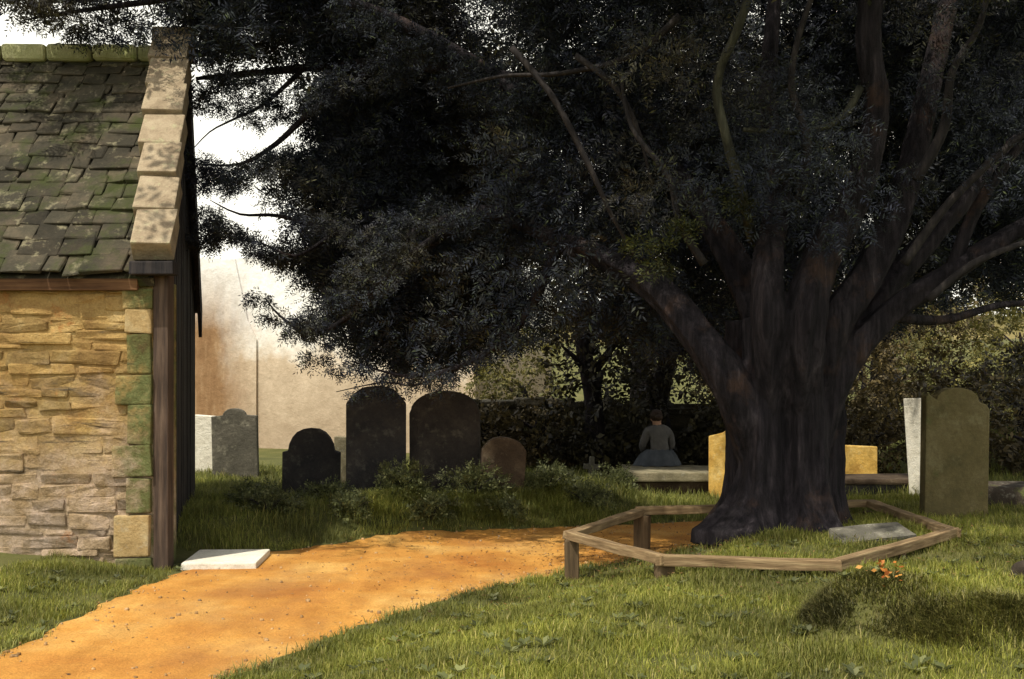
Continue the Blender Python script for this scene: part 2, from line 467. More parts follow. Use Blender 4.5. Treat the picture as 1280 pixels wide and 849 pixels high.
# ------------------------------------------------------------------ terrain
WAVES = [(rng.uniform(0.5, 3.2), rng.uniform(0, 6.28), rng.uniform(0, 6.28)) for _ in range(16)]


def mound(x, y):
    ax, ay, bx, by = 1.84, 5.52, 2.30, 5.02
    t = np.clip(((x - ax) * (bx - ax) + (y - ay) * (by - ay)) / ((bx - ax) ** 2 + (by - ay) ** 2), 0, 1)
    dd = np.hypot(x - ax - t * (bx - ax), y - ay - t * (by - ay))
    return (0.31 - 0.08 * t) * np.exp(-(dd / 0.30) ** 2.8)


def height(x, y):
    x = np.asarray(x, float); y = np.asarray(y, float)
    d = (x + 1.4) * 0.871 - (y - 5.65) * 0.49            # right of the path
    hgt = 0.28 * smooth01(0.08, 1.7, d)
    hgt = hgt + 0.10 * np.exp(-(((x - 2.35) / 1.0) ** 2 + ((y - 9.35) / 0.9) ** 2))
    e = -(x + 2.27) * 0.516 + (y - 10.0) * 0.857          # bank behind the path
    bank = smooth01(0.02, 1.0, e) * (1 - smooth01(0.9, 1.9, x) * 0.75)
    hgt = np.maximum(hgt * (1 - smooth01(10.8, 12.4, y) * (1 - smooth01(2.6, 3.4, x))), 0.22 * bank)
    hgt = hgt + 0.12 * smooth01(0.0, 0.9, -2.9 - x) * (1 - smooth01(9.2, 9.6, y))
    for cx, cy, r, a in ((-1.25, 11.75, 0.38, 0.16), (-0.35, 12.1, 0.4, 0.15), (-2.0, 11.6, 0.35, 0.06), (0.35, 12.6, 0.5, 0.12), (1.0, 13.3, 0.6, 0.12)):
        hgt = hgt + a * np.exp(-((x - cx) ** 2 + (y - cy) ** 2) / (r * r))
    # grave mound in the right foreground
    hgt = hgt + mound(x, y)
    # grassy knoll far right
    hgt = hgt + 0.9 * np.exp(-(((x - 7.0) / 1.35) ** 2 + ((y - 17.2) / 1.5) ** 2))
    w = sum(np.sin(x * f * math.cos(p) + y * f * math.sin(p) + q) / (1 + f) for f, p, q in WAVES)
    hgt = hgt + 0.012 * w
    # long-range lie of the land
    r = np.hypot(x, y - 10)
    hgt = hgt + 3.6 * smooth01(26, 60, y) + 0.02 * np.clip(r - 30, 0, 300) * smooth01(30, 60, r)
    return hgt


def H(x, y):
    return float(height(x, y))


def axis(lo, hi, step, far, grow=1.25):
    a = list(np.arange(lo, hi + 1e-6, step))
    s = step
    while a[-1] < far:
        s *= grow; a.append(a[-1] + s)
    s = step
    while a[0] > -far:
        s *= grow; a.insert(0, a[0] - s)
    return np.array(a)


def grid(name, xs, ys, mat, zf, **kw):
    X, Y = np.meshgrid(xs, ys)
    V = np.stack([X.ravel(), Y.ravel(), zf(X, Y).ravel()], 1)
    nx, ny = len(xs), len(ys)
    i = (np.arange(ny - 1)[:, None] * nx + np.arange(nx - 1)[None, :]).ravel()
    Q = np.stack([i, i + 1, i + nx + 1, i + nx], 1)
    o = mesh_np(name, V, Q, mat, **kw)
    o.data.polygons.foreach_set('use_smooth', [True] * len(o.data.polygons))
    return o


gnd = grid('ground', axis(-7.5, 9.0, 0.075, 320), axis(2.5, 19.0, 0.075, 320), M['ground'], height)
tag(gnd, 'uneven turf ground of the churchyard', kind='structure')


def spline(pts, n):
    pts = np.array(pts, float)
    s = np.r_[0, np.cumsum(np.hypot(*np.diff(pts, axis=0).T))]
    u = np.linspace(0, s[-1], n)
    return np.stack([np.interp(u, s, pts[:, 0]), np.interp(u, s, pts[:, 1])], 1)


def soften(a, k=5):
    b = a.copy()
    for _ in range(k):
        b[1:-1] = (b[:-2] + 2 * b[1:-1] + b[2:]) / 4
    return b


PL = soften(spline([(-2.75, 2.5), (-2.9, 5.2), (-2.92, 6.24), (-2.86, 7.22), (-2.78, 8.6), (-2.72, 9.3), (-2.6, 9.95), (-2.2, 10.05), (-1.14, 11.2), (0.55, 11.85), (1.6, 12.15), (2.4, 12.35), (3.2, 12.5)], 150), 12)
PR = soften(spline([(-1.9, 2.5), (-1.75, 4.2), (-1.42, 5.65), (-0.93, 6.75), (-0.24, 8.07), (0.30, 8.75), (0.72, 9.35), (1.1, 9.62), (1.7, 9.75), (2.0, 10.5), (2.4, 11.1), (2.8, 11.45), (3.3, 11.6)], 150), 12)
for k in range(150):   # ragged verges
    PL[k] += 0.05 * np.array([math.sin(k * 0.9) * 0.5 + math.sin(k * 2.3 + 1) * 0.4, math.sin(k * 1.7) * 0.4])
    PR[k] += 0.05 * np.array([math.sin(k * 1.1 + 2) * 0.5 + math.sin(k * 2.7) * 0.4, math.sin(k * 1.3) * 0.4])
NC = 36
T = np.linspace(0, 1, NC)
PP = PL[:, None, :] * (1 - T)[None, :, None] + PR[:, None, :] * T[None, :, None]
pz = height(PP[..., 0], PP[..., 1]) + 0.006
pz[:, 0] -= 0.03; pz[:, -1] -= 0.03
PV = np.concatenate([PP.reshape(-1, 2), pz.reshape(-1, 1)], 1)
i = (np.arange(149)[:, None] * NC + np.arange(NC - 1)[None, :]).ravel()
po = mesh_np('path', PV, np.stack([i, i + 1, i + NC + 1, i + NC], 1), M['path'])
po.data.polygons.foreach_set('use_smooth', [True] * len(po.data.polygons))
tag(po, 'ochre gravel path winding past the church towards the yew', kind='structure')
PATH_POLY = np.concatenate([PL, PR[::-1]], 0)


def in_poly(x, y, poly):
    inside = np.zeros(x.shape, bool)
    j = len(poly) - 1
    for i in range(len(poly)):
        xi, yi = poly[i]; xj, yj = poly[j]
        cond = ((yi > y) != (yj > y)) & (x < (xj - xi) * (y - yi) / (yj - yi + 1e-12) + xi)
        inside ^= cond
        j = i
    return inside


# ------------------------------------------------------------------ hills
def hill_z(X, Y):
    z = -3 + 9.5 * smooth01(45, 110, Y) + 7 * smooth01(90, 260, Y)
    z = z + 2.0 * np.sin(X * 0.035 + 1) * smooth01(60, 120, Y) + 1.2 * np.sin(X * 0.09 + Y * 0.03)
    return z


hl = grid('hills', np.linspace(-260, 320, 90), np.linspace(45, 330, 50), M['hill'], hill_z)
tag(hl, 'dry olive hillside rising beyond the churchyard wall', kind='structure')

# ------------------------------------------------------------------ stone church building, left
ch = empty('church_building', (-4.4, 11.0, 0), 'old stone church building with mossy slate roof and stepped gable coping at the path bend', 'building')
chI = Matrix.Translation((4.4, -11.0, 0))


def CH(name, bm, mat, parent=None, smooth=False):
    bmesh.ops.transform(bm, matrix=chI, verts=bm.verts)
    return mesh_bm(name, bm, mat, parent or ch, smooth)


def gx(Y):           # plan line of the gable end
    return -2.865 - (Y - 9.1) * 0.2237


WX0 = -7.6
# backing walls
bm = bmesh.new()
def prism(bm, poly, off):
    a = [bm.verts.new(p) for p in poly]
    b = [bm.verts.new(Vector(p) + Vector(off)) for p in poly]
    bm.faces.new(a); bm.faces.new(b[::-1])
    n = len(a)
    for i in range(n):
        bm.faces.new((a[i], b[i], b[(i + 1) % n], a[(i + 1) % n]))
prism(bm, [(WX0, 9.09, -0.3), (-2.93, 9.09, -0.3), (-2.93, 9.09, 2.40), (WX0, 9.09, 2.40)], (0, 0.49, 0))
prism(bm, [(WX0, 12.45, -0.3), (gx(12.45) - 0.1, 12.45, -0.3), (gx(12.45) - 0.1, 12.45, 2.38), (WX0, 12.45, 2.38)], (0, 0.4, 0))
prism(bm, [(WX0, 9.6, -0.3), (WX0, 12.4, -0.3), (WX0, 12.4, 2.5), (WX0, 11, 4.5), (WX0, 9.6, 2.8)], (0.4, 0, 0))
CH('wall', bm, M['wash'])
# rubble facing, irregular courses of laid stones
bm = bmesh.new()
z = 0.02
row = 0
while z < 2.30:
    hh = random.choice([0.06, 0.075, 0.09, 0.10, 0.12, 0.15])
    if z + hh > 2.34: hh = 2.34 - z
    if hh < 0.04: break
    x = WX0 + random.uniform(0, 0.2)
    while x < -3.13:
        w = random.uniform(0.16, 0.55) * (0.8 + hh * 3.5)
        xe = min(x + w, -3.12 + random.uniform(-0.04, 0.0))
        if xe - x > 0.07:
            pr = 0.0 + 0.013 * (0.5 + 0.9 * mnoise.noise(Vector((x * 1.5, z * 2.6, 3.0)))) + random.uniform(-0.008, 0.008)
            block(bm, Vector(((x + xe) / 2, 9.137 - pr, z + hh / 2 + random.uniform(-0.012, 0.012))), (xe - x - 0.012, 0.10, hh - random.uniform(0.0, 0.016)), Matrix.Rotation(random.uniform(-0.03, 0.03), 3, 'Y'), jit=0.02, bevel=min(0.018, hh * 0.2))
        x += w
        if x > -3.2: break
    z += hh
    row += 1
bmesh.ops.triangulate(bm, faces=[f for f in bm.faces if f.calc_area() > 0.02])
bmesh.ops.subdivide_edges(bm, edges=[e for e in bm.edges if e.calc_length() > 0.09], cuts=2)
for v in bm.verts:
    if v.co.y < 9.12: v.co.y += 0.011 * mnoise.noise(v.co * 13) + 0.006 * mnoise.noise(v.co * 37)
CH('stone_facing', bm, M['rubble'])
# quoins: green with moss, one bare block near the foot
zq = 0.0
for k, (hq, wq, mt) in enumerate([(0.10, 0.30, 'quoin'), (0.36, 0.30, 'quoin_bare'), (0.30, 0.21, 'quoin'), (0.27, 0.33, 'quoin'), (0.33, 0.2, 'quoin'), (0.25, 0.30, 'quoin'), (0.34, 0.2, 'quoin'), (0.20, 0.22, 'brown_timber' if False else 'quoin_bare'), (0.17, 0.24, 'mortar')]):
    bm = bmesh.new()
    right = -2.99 if mt == 'quoin_bare' and k == 1 else -2.975
    block(bm, Vector((right - wq / 2, 9.125, zq + hq / 2)), (wq, 0.16, hq - 0.006), jit=0.012, bevel=0.014)
    q = CH('quoin_stone', bm, M['quoin_face' if mt != 'quoin_bare' else 'quoin_bare'])
    if k == 1: tag(q, 'bare ochre quoin block low on the wall')
    zq += hq
# gable wall: vertical dark boards under the verges
bm = bmesh.new()
def gz(Y):
    return 2.38 + (Y - 9.0) * 1.19 if Y < 11.0 else 4.76 - (Y - 11.0) * 1.16
Yb = 9.24
while Yb < 12.88:
    Ye = min(Yb + random.uniform(0.16, 0.24), 12.9)
    p = random.uniform(0, 0.015)
    pts = [(gx(Yb) - p, Yb, -0.2), (gx(Ye) - p, Ye - 0.012, -0.2), (gx(Ye) - p, Ye - 0.012, gz(Ye) - 0.06)]
    if Yb < 11.0 < Ye: pts.append((gx(11) - p, 11.0, gz(11) - 0.06))
    pts.append((gx(Yb) - p, Yb, gz(Yb) - 0.06))
    prism(bm, pts, (-0.06, -0.013, 0))
    Yb = Ye
CH('gable_wall', bm, M['board'])
bm = bmesh.new()
block(bm, Vector((-2.905, 9.15, 1.12)), (0.125, 0.16, 2.7), jit=0.004, bevel=0.012)
CH('corner_post', bm, M['brown_timber'])
bm = bmesh.new()
block(bm, Vector(((WX0 - 3.08) / 2, 9.045, 2.352)), (-3.08 - WX0, 0.05, 0.10), bevel=0.006)
CH('fascia_board', bm, M['fascia'])

# roof slabs, front and rear slope
def slope(bm, y0, z0, y1, z1, sgn):
    L = math.hypot(y1 - y0, z1 - z0)
    ang = math.atan2(z1 - z0, abs(y1 - y0))
    s = 0.0
    row = 0
    while s < L - 0.05:
        ex = 0.205 - 0.065 * (s / L)
        x = WX0 - 0.1 - random.uniform(0, 0.3)
        yb = y0 + (y1 - y0) * (s + ex * 0.5) / L
        xend = gx(yb) - (0.12 if sgn > 0 else -0.03)
        while x < xend:
            w = random.uniform(0.13, 0.4)
            xe = min(x + w, xend)
            if xe - x > 0.06:
                th = random.uniform(0.022, 0.042)
                mid = s + ex * 0.62 + random.uniform(-0.02, 0.02)
                c = Vector(((x + xe) / 2, y0 + (y1 - y0) * mid / L, z0 + (z1 - z0) * mid / L + 0.03 + random.uniform(0, 0.012)))
                rot = Matrix.Rotation(sgn * (ang - 0.09 + random.uniform(-0.035, 0.035)), 3, 'X') @ Matrix.Rotation(random.uniform(-0.045, 0.045), 3, 'Z')
                block(bm, c, (xe - x - 0.008, ex * random.uniform(1.3, 1.6), th), rot, jit=0.016, bevel=0.008, seg=1)
            x += w
        s += ex
        row += 1
bm = bmesh.new()
prism(bm, [(WX0, 9.02, 2.40), (gx(9.02) - 0.1, 9.02, 2.40), (gx(11) - 0.1, 11.0, 4.74), (WX0, 11.0, 4.74)], (0, 0.03, -0.06))
prism(bm, [(WX0, 12.98, 2.44), (gx(12.98) + 0.05, 12.98, 2.44), (gx(11) + 0.05, 11.04, 4.72), (WX0, 11.04, 4.72)], (0, -0.03, -0.06))
slope(bm, 8.97, 2.40, 11.0, 4.78, 1)
slope(bm, 13.0, 2.42, 11.0, 4.78, -1)
CH('roof', bm, M['slate'])
bm = bmesh.new()
x = WX0
while x < -3.56:
    w = random.uniform(0.38, 0.46)
    xe = min(x + w, -3.56)
    block(bm, Vector(((x + xe) / 2, 11.0, 4.83 + random.uniform(-0.008, 0.008))), (xe - x - 0.01, 0.30, 0.17), jit=0.01, bevel=0.05, seg=3)
    x += w
CH('roof_ridge', bm, M['ridge'])
# coping stones stepping up the verge
n = 7
y0, z0, y1, z1 = 8.97, 2.66, 10.98, 5.04
ang = math.atan2(z1 - z0, y1 - y0)
L = math.hypot(y1 - y0, z1 - z0)
for k in range(n):
    t = (k + 0.5) / n
    Yc = y0 + (y1 - y0) * t
    wd = 0.325 + random.uniform(-0.012, 0.012) + 0.05 * t
    bm = bmesh.new()
    c = Vector((gx(Yc) + 0.07 - wd / 2, Yc, z0 + (z1 - z0) * t - 0.06 + random.uniform(-0.012, 0.012)))
    rot = Matrix.Rotation(math.atan(0.2237) * 0.55, 3, 'Z') @ Matrix.Rotation(ang - 0.045, 3, 'X')
    block(bm, c, (wd, L / n - 0.006, 0.20), rot, jit=0.008, bevel=0.016)
    CH('coping_stone', bm, M['coping'])
bm = bmesh.new()
block(bm, Vector((gx(11.12) + 0.09 - 0.2, 11.13, 4.97)), (0.40, 0.30, 0.30), Matrix.Rotation(0.12, 3, 'Z'), jit=0.012, bevel=0.03)
CH('apex_stone', bm, M['coping'])
bm = bmesh.new()
block(bm, Vector((gx(8.95) - 0.10, 8.985, 2.475)), (0.36, 0.17, 0.11), jit=0.006, bevel=0.012)
CH('kneeler_stone', bm, M['board'])
# rear bargeboard hanging past the gable
bm = bmesh.new()
for (ya, yb2) in ((11.0, 13.02),):
    prism(bm, [(gx(ya) + 0.07, ya, 4.76), (gx(yb2) + 0.07, yb2, 2.44), (gx(yb2) + 0.07, yb2 - 0.02, 2.10), (gx(ya) + 0.07, ya, 4.34)], (-0.04, 0, 0))
CH('bargeboard', bm, M['board'])

# limestone threshold slab beside the corner
bm = bmesh.new()
block(bm, Vector((0, 0, 0)), (0.62, 0.72, 0.11), jit=0.008, bevel=0.012)
sl = mesh_bm('stone_slab', bm, M['limestone'])
sl.location = (-2.46, 9.47, H(-2.46, 9.47) + 0.005)
sl.rotation_euler.z = 0.06
tag(sl, 'flat white limestone slab at the foot of the church corner', 'stone slab')

# ------------------------------------------------------------------ pale building beyond
pb = empty('limewashed_building', (-3.3, 24, 0), 'tall pale limewashed building with haze and a brown shaded, stained left side put into its colour, behind the headstones', 'building')
pbI = Matrix.Translation((3.3, -24, 0))
def PBx(name, bm, mat):
    bmesh.ops.transform(bm, matrix=pbI, verts=bm.verts)
    return mesh_bm(name, bm, mat, pb)
bm = bmesh.new()
prism(bm, [(-8.0, 23.9, -0.4), (-0.7, 20.9, -0.4), (-0.7, 20.9, 4.0), (-4.0, 22.256, 4.12), (-8.0, 23.9, 4.35)], (1.6, 4.0, 0))
PBx('wall', bm, M['hazed_limewash'])
bm = bmesh.new()
prism(bm, [(-8.0, 23.84, -0.4), (-5.3, 22.73, -0.4), (-5.3, 22.73, 2.5), (-5.5, 22.812, 2.9), (-5.8, 22.935, 4.2), (-8.0, 23.84, 4.33)], (0.06, 0.18, 0))
PBx('side_wall', bm, M['hazed_limewash'])

# ------------------------------------------------------------------ headstones
def arc(cx, cz, rx, rz, a0, a1, n=10):
    return [(cx + rx * math.cos(R(a0 + (a1 - a0) * i / n)), cz + rz * math.sin(R(a0 + (a1 - a0) * i / n))) for i in range(n + 1)]


def profile(kind, w, h):
    a = w / 2
    if kind == 'round_shouldered':       # half round head between square shoulders
        r = a * 0.80
        return [(-a, -0.3), (a, -0.3), (a, h - r - 0.02), (r, h - r)] + arc(0, h - r, r, r, 0, 180)[1:-1] + [(-r, h - r), (-a, h - r - 0.02)]
    if kind == 'small_head':             # small round head on wide shoulders
        r = a * 0.52
        return [(-a, -0.3), (a, -0.3), (a, h - r * 0.62), (r, h - r * 0.55)] + arc(0, h - r * 0.55, r, r * 0.55, 0, 180)[1:-1] + [(-r, h - r * 0.55), (-a, h - r * 0.62)]
    if kind == 'segment':                # broad curved head with chamfered shoulders
        s = 0.25 * a
        return [(-a, -0.3), (a, -0.3), (a, h - 0.30 * w), (a - s * 0.55, h - 0.2 * w)] + arc(0, h - 0.2 * w, a - s * 0.9, 0.2 * w, 0, 180, 12)[1:-1] + [(-a + s * 0.55, h - 0.2 * w), (-a, h - 0.30 * w)]
    if kind == 'bow':                    # shallow bowed top with nicked corners
        return [(-a, -0.3), (a, -0.3), (a, h - 0.32 * w), (a - 0.02, h - 0.25 * w)] + arc(0, h - 0.29 * w, a - 0.01, 0.29 * w, 14, 166, 14) + [(-a + 0.02, h - 0.25 * w), (-a, h - 0.32 * w)]
    if kind == 'ogee':                   # square shoulders, low round crest
        r = a * 0.66
        return [(-a, -0.3), (a, -0.3), (a, h - 0.20), (a - 0.025, h - 0.155), (r + 0.02, h - 0.14), (r, h - 0.12)] + arc(0, h - 0.12, r, 0.12, 0, 180, 12)[1:-1] + [(-r, h - 0.12), (-r - 0.03, h - 0.10), (-a + 0.02, h - 0.06), (-a, h - 0.09)]
    if kind == 'slant':
        return [(-a, -0.3), (a, -0.3), (a, h), (a * 0.55, h - 0.01), (0, h - 0.06), (-a * 0.4, h - 0.15), (-a, h - 0.19)]
    return [(-a, -0.3), (a, -0.3), (a, h), (-a, h + 0.015)]


def headstone(x, y, kind, w, h, th, mat, label, rz=0.0, rx=0.0, ry=0.0, name='headstone', group='weathered headstones in the churchyard', cat='headstone'):
    bm = bmesh.new()
    pr = profile(kind, w, h)
    prism(bm, [(p[0], -th / 2, p[1]) for p in pr], (0, th, 0))
    bmesh.ops.recalc_face_normals(bm, faces=bm.faces)
    sharp = [e for e in bm.edges if len(e.link_faces) == 2 and e.calc_face_angle(0) > 0.6]
    bmesh.ops.bevel(bm, geom=sharp, offset=0.014, segments=2, profile=0.6, affect='EDGES')
    for v in bm.verts:     # worn edges
        nv = mnoise.noise_vector(v.co * 5 + Vector((x * 3, y * 3, 0)))
        v.co += nv * 0.012
    o = mesh_bm(name, bm, M[mat])
    o.location = (x, y, H(x, y) - 0.03)
    o.rotation_euler = (rx, ry, rz)
    return tag(o, label, cat, group)


headstone(-3.82, 15.2, 'small_head', 0.62, 1.03, 0.11, 'head_grey', 'grey headstone with a small round crest standing in bright grass by the brown tinted wall', rz=0.05, ry=-0.02)
headstone(-4.42, 16.0, 'slab', 0.50, 0.90, 0.10, 'limestone', 'white leaning headstone half hidden behind the church corner', rz=-0.3, ry=0.03)
headstone(-2.38, 13.0, 'round_shouldered', 0.68, 0.84, 0.12, 'head_dark', 'short dark headstone with a half round head, second from the church', ry=0.01)
headstone(-1.545, 12.5, 'segment', 0.68, 1.35, 0.12, 'head_dark', 'tallest blackish headstone with narrow curved head in the left row', rz=0.06)
headstone(-0.78, 12.8, 'bow', 0.82, 1.31, 0.13, 'head_umber', 'broad dark umber headstone with bowed top beside the tallest one', rz=-0.03)
headstone(-0.13, 12.35, 'segment', 0.50, 0.68, 0.13, 'head_brown', 'low worn brown headstone leaning at the right end of the left row', rz=0.2, ry=0.07)
headstone(-2.14, 14.3, 'slab', 0.34, 0.68, 0.09, 'ledger', 'small pale buff headstone showing behind the short dark round one', rz=0.1)
headstone(2.86, 14.2, 'slant', 0.62, 1.02, 0.12, 'head_yellow', 'sunlit golden headstone with slanting top at the left edge of the yew trunk', rz=R(-32))
headstone(4.36, 13.9, 'slab', 0.50, 0.62, 0.16, 'head_yellow', 'low square golden headstone glowing behind the dark chest tomb', rz=R(-14))
headstone(4.62, 12.15, 'slab', 0.40, 1.12, 0.09, 'limestone', 'white headstone leaning behind the green stained one', rz=R(-38), ry=-0.07)
headstone(4.12, 10.25, 'ogee', 0.60, 1.24, 0.14, 'head_green', 'large green stained headstone with low crested top right of the yew', rz=0.04, ry=0.015)
headstone(-1.05, 14.6, 'slab', 0.10, 1.14, 0.07, 'ledger', 'thin pale strip added for the bright background in the gap between the two tall headstones', name='gap_strip', group=None, cat='pale strip')  # pale strip added for the bright gap, no post stands here

# small cross marker
bm = bmesh.new()
cr_w = 0.03
prism(bm, [(-cr_w, -0.03, -0.2), (cr_w, -0.03, -0.2), (cr_w * 0.9, -0.03, 0.16), (0.11, -0.03, 0.155), (0.115, -0.03, 0.225), (cr_w, -0.03, 0.225), (cr_w, -0.03, 0.33), (-cr_w, -0.03, 0.335), (-cr_w, -0.03, 0.225), (-0.11, -0.03, 0.23), (-0.11, -0.03, 0.155), (-cr_w * 0.9, -0.03, 0.16)], (0, 0.06, 0))
bmesh.ops.bevel(bm, geom=list(bm.edges), offset=0.006, segments=1, affect='EDGES')
o = mesh_bm('grave_cross', bm, M['head_grey'])
o.location = (1.09, 15.2, H(1.09, 15.2)); o.rotation_euler = (0, 0.06, 0.2)
tag(o, 'small stone cross marker in the grass left of the seated woman', 'grave cross')

# table tomb with ledger
tz = H(2.2, 15.0)
t1 = empty('ledger_tomb', (2.27, 15.1, tz), 'low tomb with a thick pale ledger slab that the woman sits on', 'tomb', rz=-0.03)
bm = bmesh.new(); block(bm, Vector((0, 0, 0.03)), (1.2, 1.15, 0.28), jit=0.01, bevel=0.015); mesh_bm('tomb_base', bm, M['head_brown'], t1)
bm = bmesh.new(); block(bm, Vector((0, 0, 0.235)), (1.42, 1.35, 0.13), jit=0.012, bevel=0.02); mesh_bm('ledger_slab', bm, M['ledger'], t1)
TOP1 = tz + 0.30
# dark chest tomb right of the trunk
t2 = empty('chest_tomb', (4.22, 12.9, H(4.2, 12.9) - 0.13), 'dark chest tomb with sunlit flat lid right of the yew trunk', 'tomb', rz=-0.05)
bm = bmesh.new(); block(bm, Vector((0, 0, 0.06)), (1.04, 0.62, 0.42), jit=0.012, bevel=0.015); mesh_bm('chest', bm, M['head_dark'], t2)
bm = bmesh.new(); block(bm, Vector((0, 0, 0.305)), (1.14, 0.74, 0.065), jit=0.01, bevel=0.015); mesh_bm('lid', bm, M['head_brown'], t2)
# mossy body stone far right
bm = bmesh.new()
block(bm, Vector((0, 0, 0.10)), (1.3, 0.5, 0.26), jit=0.03, bevel=0.09, seg=4)
o = mesh_bm('grave_kerb', bm, M['mossy_kerb'], smooth=True)
o.location = (5.35, 11.2, H(5.35, 11.2)); o.rotation_euler.z = -0.1
tag(o, 'rounded dark body stone capped with moss at the right edge', 'grave stone')
# flat stone on the mound in the fence
bm = bmesh.new()
block(bm, Vector((0, 0, 0)), (0.62, 0.30, 0.07), jit=0.03, bevel=0.02)
bmesh.ops.subdivide_edges(bm, edges=list(bm.edges), cuts=1)
for v in bm.verts: v.co += mnoise.noise_vector(v.co * 9) * 0.014
o = mesh_bm('flat_stone', bm, M['head_grey'])
o.location = (2.82, 8.62, H(2.82, 8.62) + 0.035); o.rotation_euler = (0.16, -0.05, 0.2)
tag(o, 'flat grey stone lying on the mound inside the timber fence', 'stone')
bm = bmesh.new()
block(bm, Vector((0, 0, 0)), (0.22, 0.16, 0.16), jit=0.03, bevel=0.05, seg=3)
o = mesh_bm('mossy_stone', bm, M['mossy_kerb'], smooth=True)
o.location = (3.36, 7.15, H(3.36, 7.15) + 0.04); o.rotation_euler.z = 0.5
tag(o, 'small mossy stone in the turf at the right edge below the fence', 'stone')

# ------------------------------------------------------------------ fence round the yew
fn = empty('timber_fence', (2.2, 8.7, 0.2), 'low weathered timber rail fence ringing the foot of the yew', 'fence')
FZ = 0.345
corners = [Vector((0.46, 8.62, FZ)), Vector((1.02, 7.42, FZ - 0.005)), Vector((2.12, 7.22, FZ - 0.01)), Vector((3.46, 8.62, FZ + 0.02)), Vector((3.46, 10.6, FZ + 0.04)), Vector((1.20, 10.25, FZ))]
for a, b in zip(corners, corners[1:] + corners[:1]):
    d = b - a
    mid = (a + b) / 2
    Ln = d.length
    bm = bmesh.new()
    vs = block(bm, Vector((0, 0, 0)), (Ln + 0.085, 0.095, 0.07), jit=0.008, bevel=0.009)
    bmesh.ops.subdivide_edges(bm, edges=[e for e in bm.edges if e.calc_length() > 0.5], cuts=10)
    sag = random.uniform(0.0, 0.006)
    for v in bm.verts:
        v.co.z += -sag * (1 - (2 * v.co.x / Ln) ** 2) + 0.008 * mnoise.noise(v.co * 4 + a)
        v.co.y += 0.009 * mnoise.noise(v.co * 5 + b)
    rot = d.to_track_quat('X', 'Z').to_matrix().to_4x4()
    ro = mesh_bm('rail', bm, M['rail'], fn)
    ro.location = mid - fn.location
    ro.rotation_euler = rot.to_euler()
for (x, y, s) in ((0.47, 8.60, 0.11), (1.04, 7.46, 0.12), (2.12, 7.28, 0.1), (2.80, 7.97, 0.1), (3.42, 8.62, 0.1), (1.21, 10.22, 0.14), (3.42, 10.55, 0.1)):
    g0 = H(x, y)
    bm = bmesh.new()
    top = FZ - 0.03
    block(bm, Vector((x, y, (top + g0 - 0.25) / 2)) - fn.location, (s, s, top - g0 + 0.25), Matrix.Rotation(random.uniform(-0.3, 0.3), 3, 'Z') @ Matrix.Rotation(random.uniform(-0.04, 0.04), 3, 'X'), jit=0.006, bevel=0.01)
    mesh_bm('post', bm, M['post'], fn)

# ------------------------------------------------------------------ leaves
def unit(v):
    return v / (np.linalg.norm(v, axis=-1, keepdims=True) + 1e-9)


def sprays(C, D, L, k=9, lw=0.30, lscale=0.42):
    """flat two-ranked sprays: C origins, D directions, L lengths -> quads"""
    n = len(C)
    rnd = unit(rng.normal(size=(n, 3)) + np.array([0, 0, 0.8]))
    S = unit(np.cross(D, rnd))
    N = np.cross(S, D)
    out = []
    for i in range(k):
        t = (i + 0.6) / k
        sg = 1 if i % 2 else -1
        tip = i == k - 1
        ld = unit(D * (1.0 if tip else 0.55) + S * (0.0 if tip else sg * 0.85) + N * rng.normal(0, 0.22, (n, 1)) + rng.normal(0, 0.12, (n, 3)))
        ll = (L * lscale * (1.05 - 0.5 * t) * rng.uniform(0.75, 1.25, n))[:, None]
        wd = unit(np.cross(ld, N + rng.normal(0, 0.35, (n, 3)))) * ll * lw * 0.5
        p = C + D * (L * t)[:, None] - N * (0.12 * L * t * t)[:, None]
        out.append(np.stack([p, p + ld * ll * 0.45 + wd, p + ld * ll, p + ld * ll * 0.45 - wd], 1))
    V = np.concatenate(out, 0).reshape(-1, 3)
    Q = np.arange(len(V)).reshape(-1, 4)
    return V, Q


def clump_sprays(cl, per_m2, Lr, outc=None, droop=0.35, k=9, lw=0.3, lscale=0.42):
    """cl: rows (x,y,z,r,flat). Returns leaf quads"""
    Cs, Ds, Ls = [], [], []
    for x, y, z, r, fl in cl:
        n = max(6, int(per_m2 * r * r))
        q = unit(rng.normal(size=(n, 3))) * (rng.uniform(0, 1, (n, 1)) ** 0.45) * r
        q[:, 2] *= fl
        c = np.array([x, y, z]) + q
        d = unit(q) * 0.8 + rng.normal(0, 0.45, (n, 3))
        if outc is not None:
            d += unit(np.array([x, y, z]) - np.array(outc)) * 0.5
        d[:, 2] -= droop
        Cs.append(c); Ds.append(unit(d)); Ls.append(rng.uniform(Lr[0], Lr[1], n))
    return sprays(np.concatenate(Cs), np.concatenate(Ds), np.concatenate(Ls), k, lw, lscale)


# ------------------------------------------------------------------ the yew
YX, YY = 2.32, 9.38
yw = empty('yew_tree', (YX, YY, H(YX, YY)), 'huge dark yew with fluted trunk and sweeping limbs inside the rail fence', 'tree')
yoff = Vector(yw.location)


def ylimb(name, V, Fc, mat):
    return mesh_py(name, [tuple(Vector(v) - yoff) for v in V], Fc, mat, yw, smooth=True)


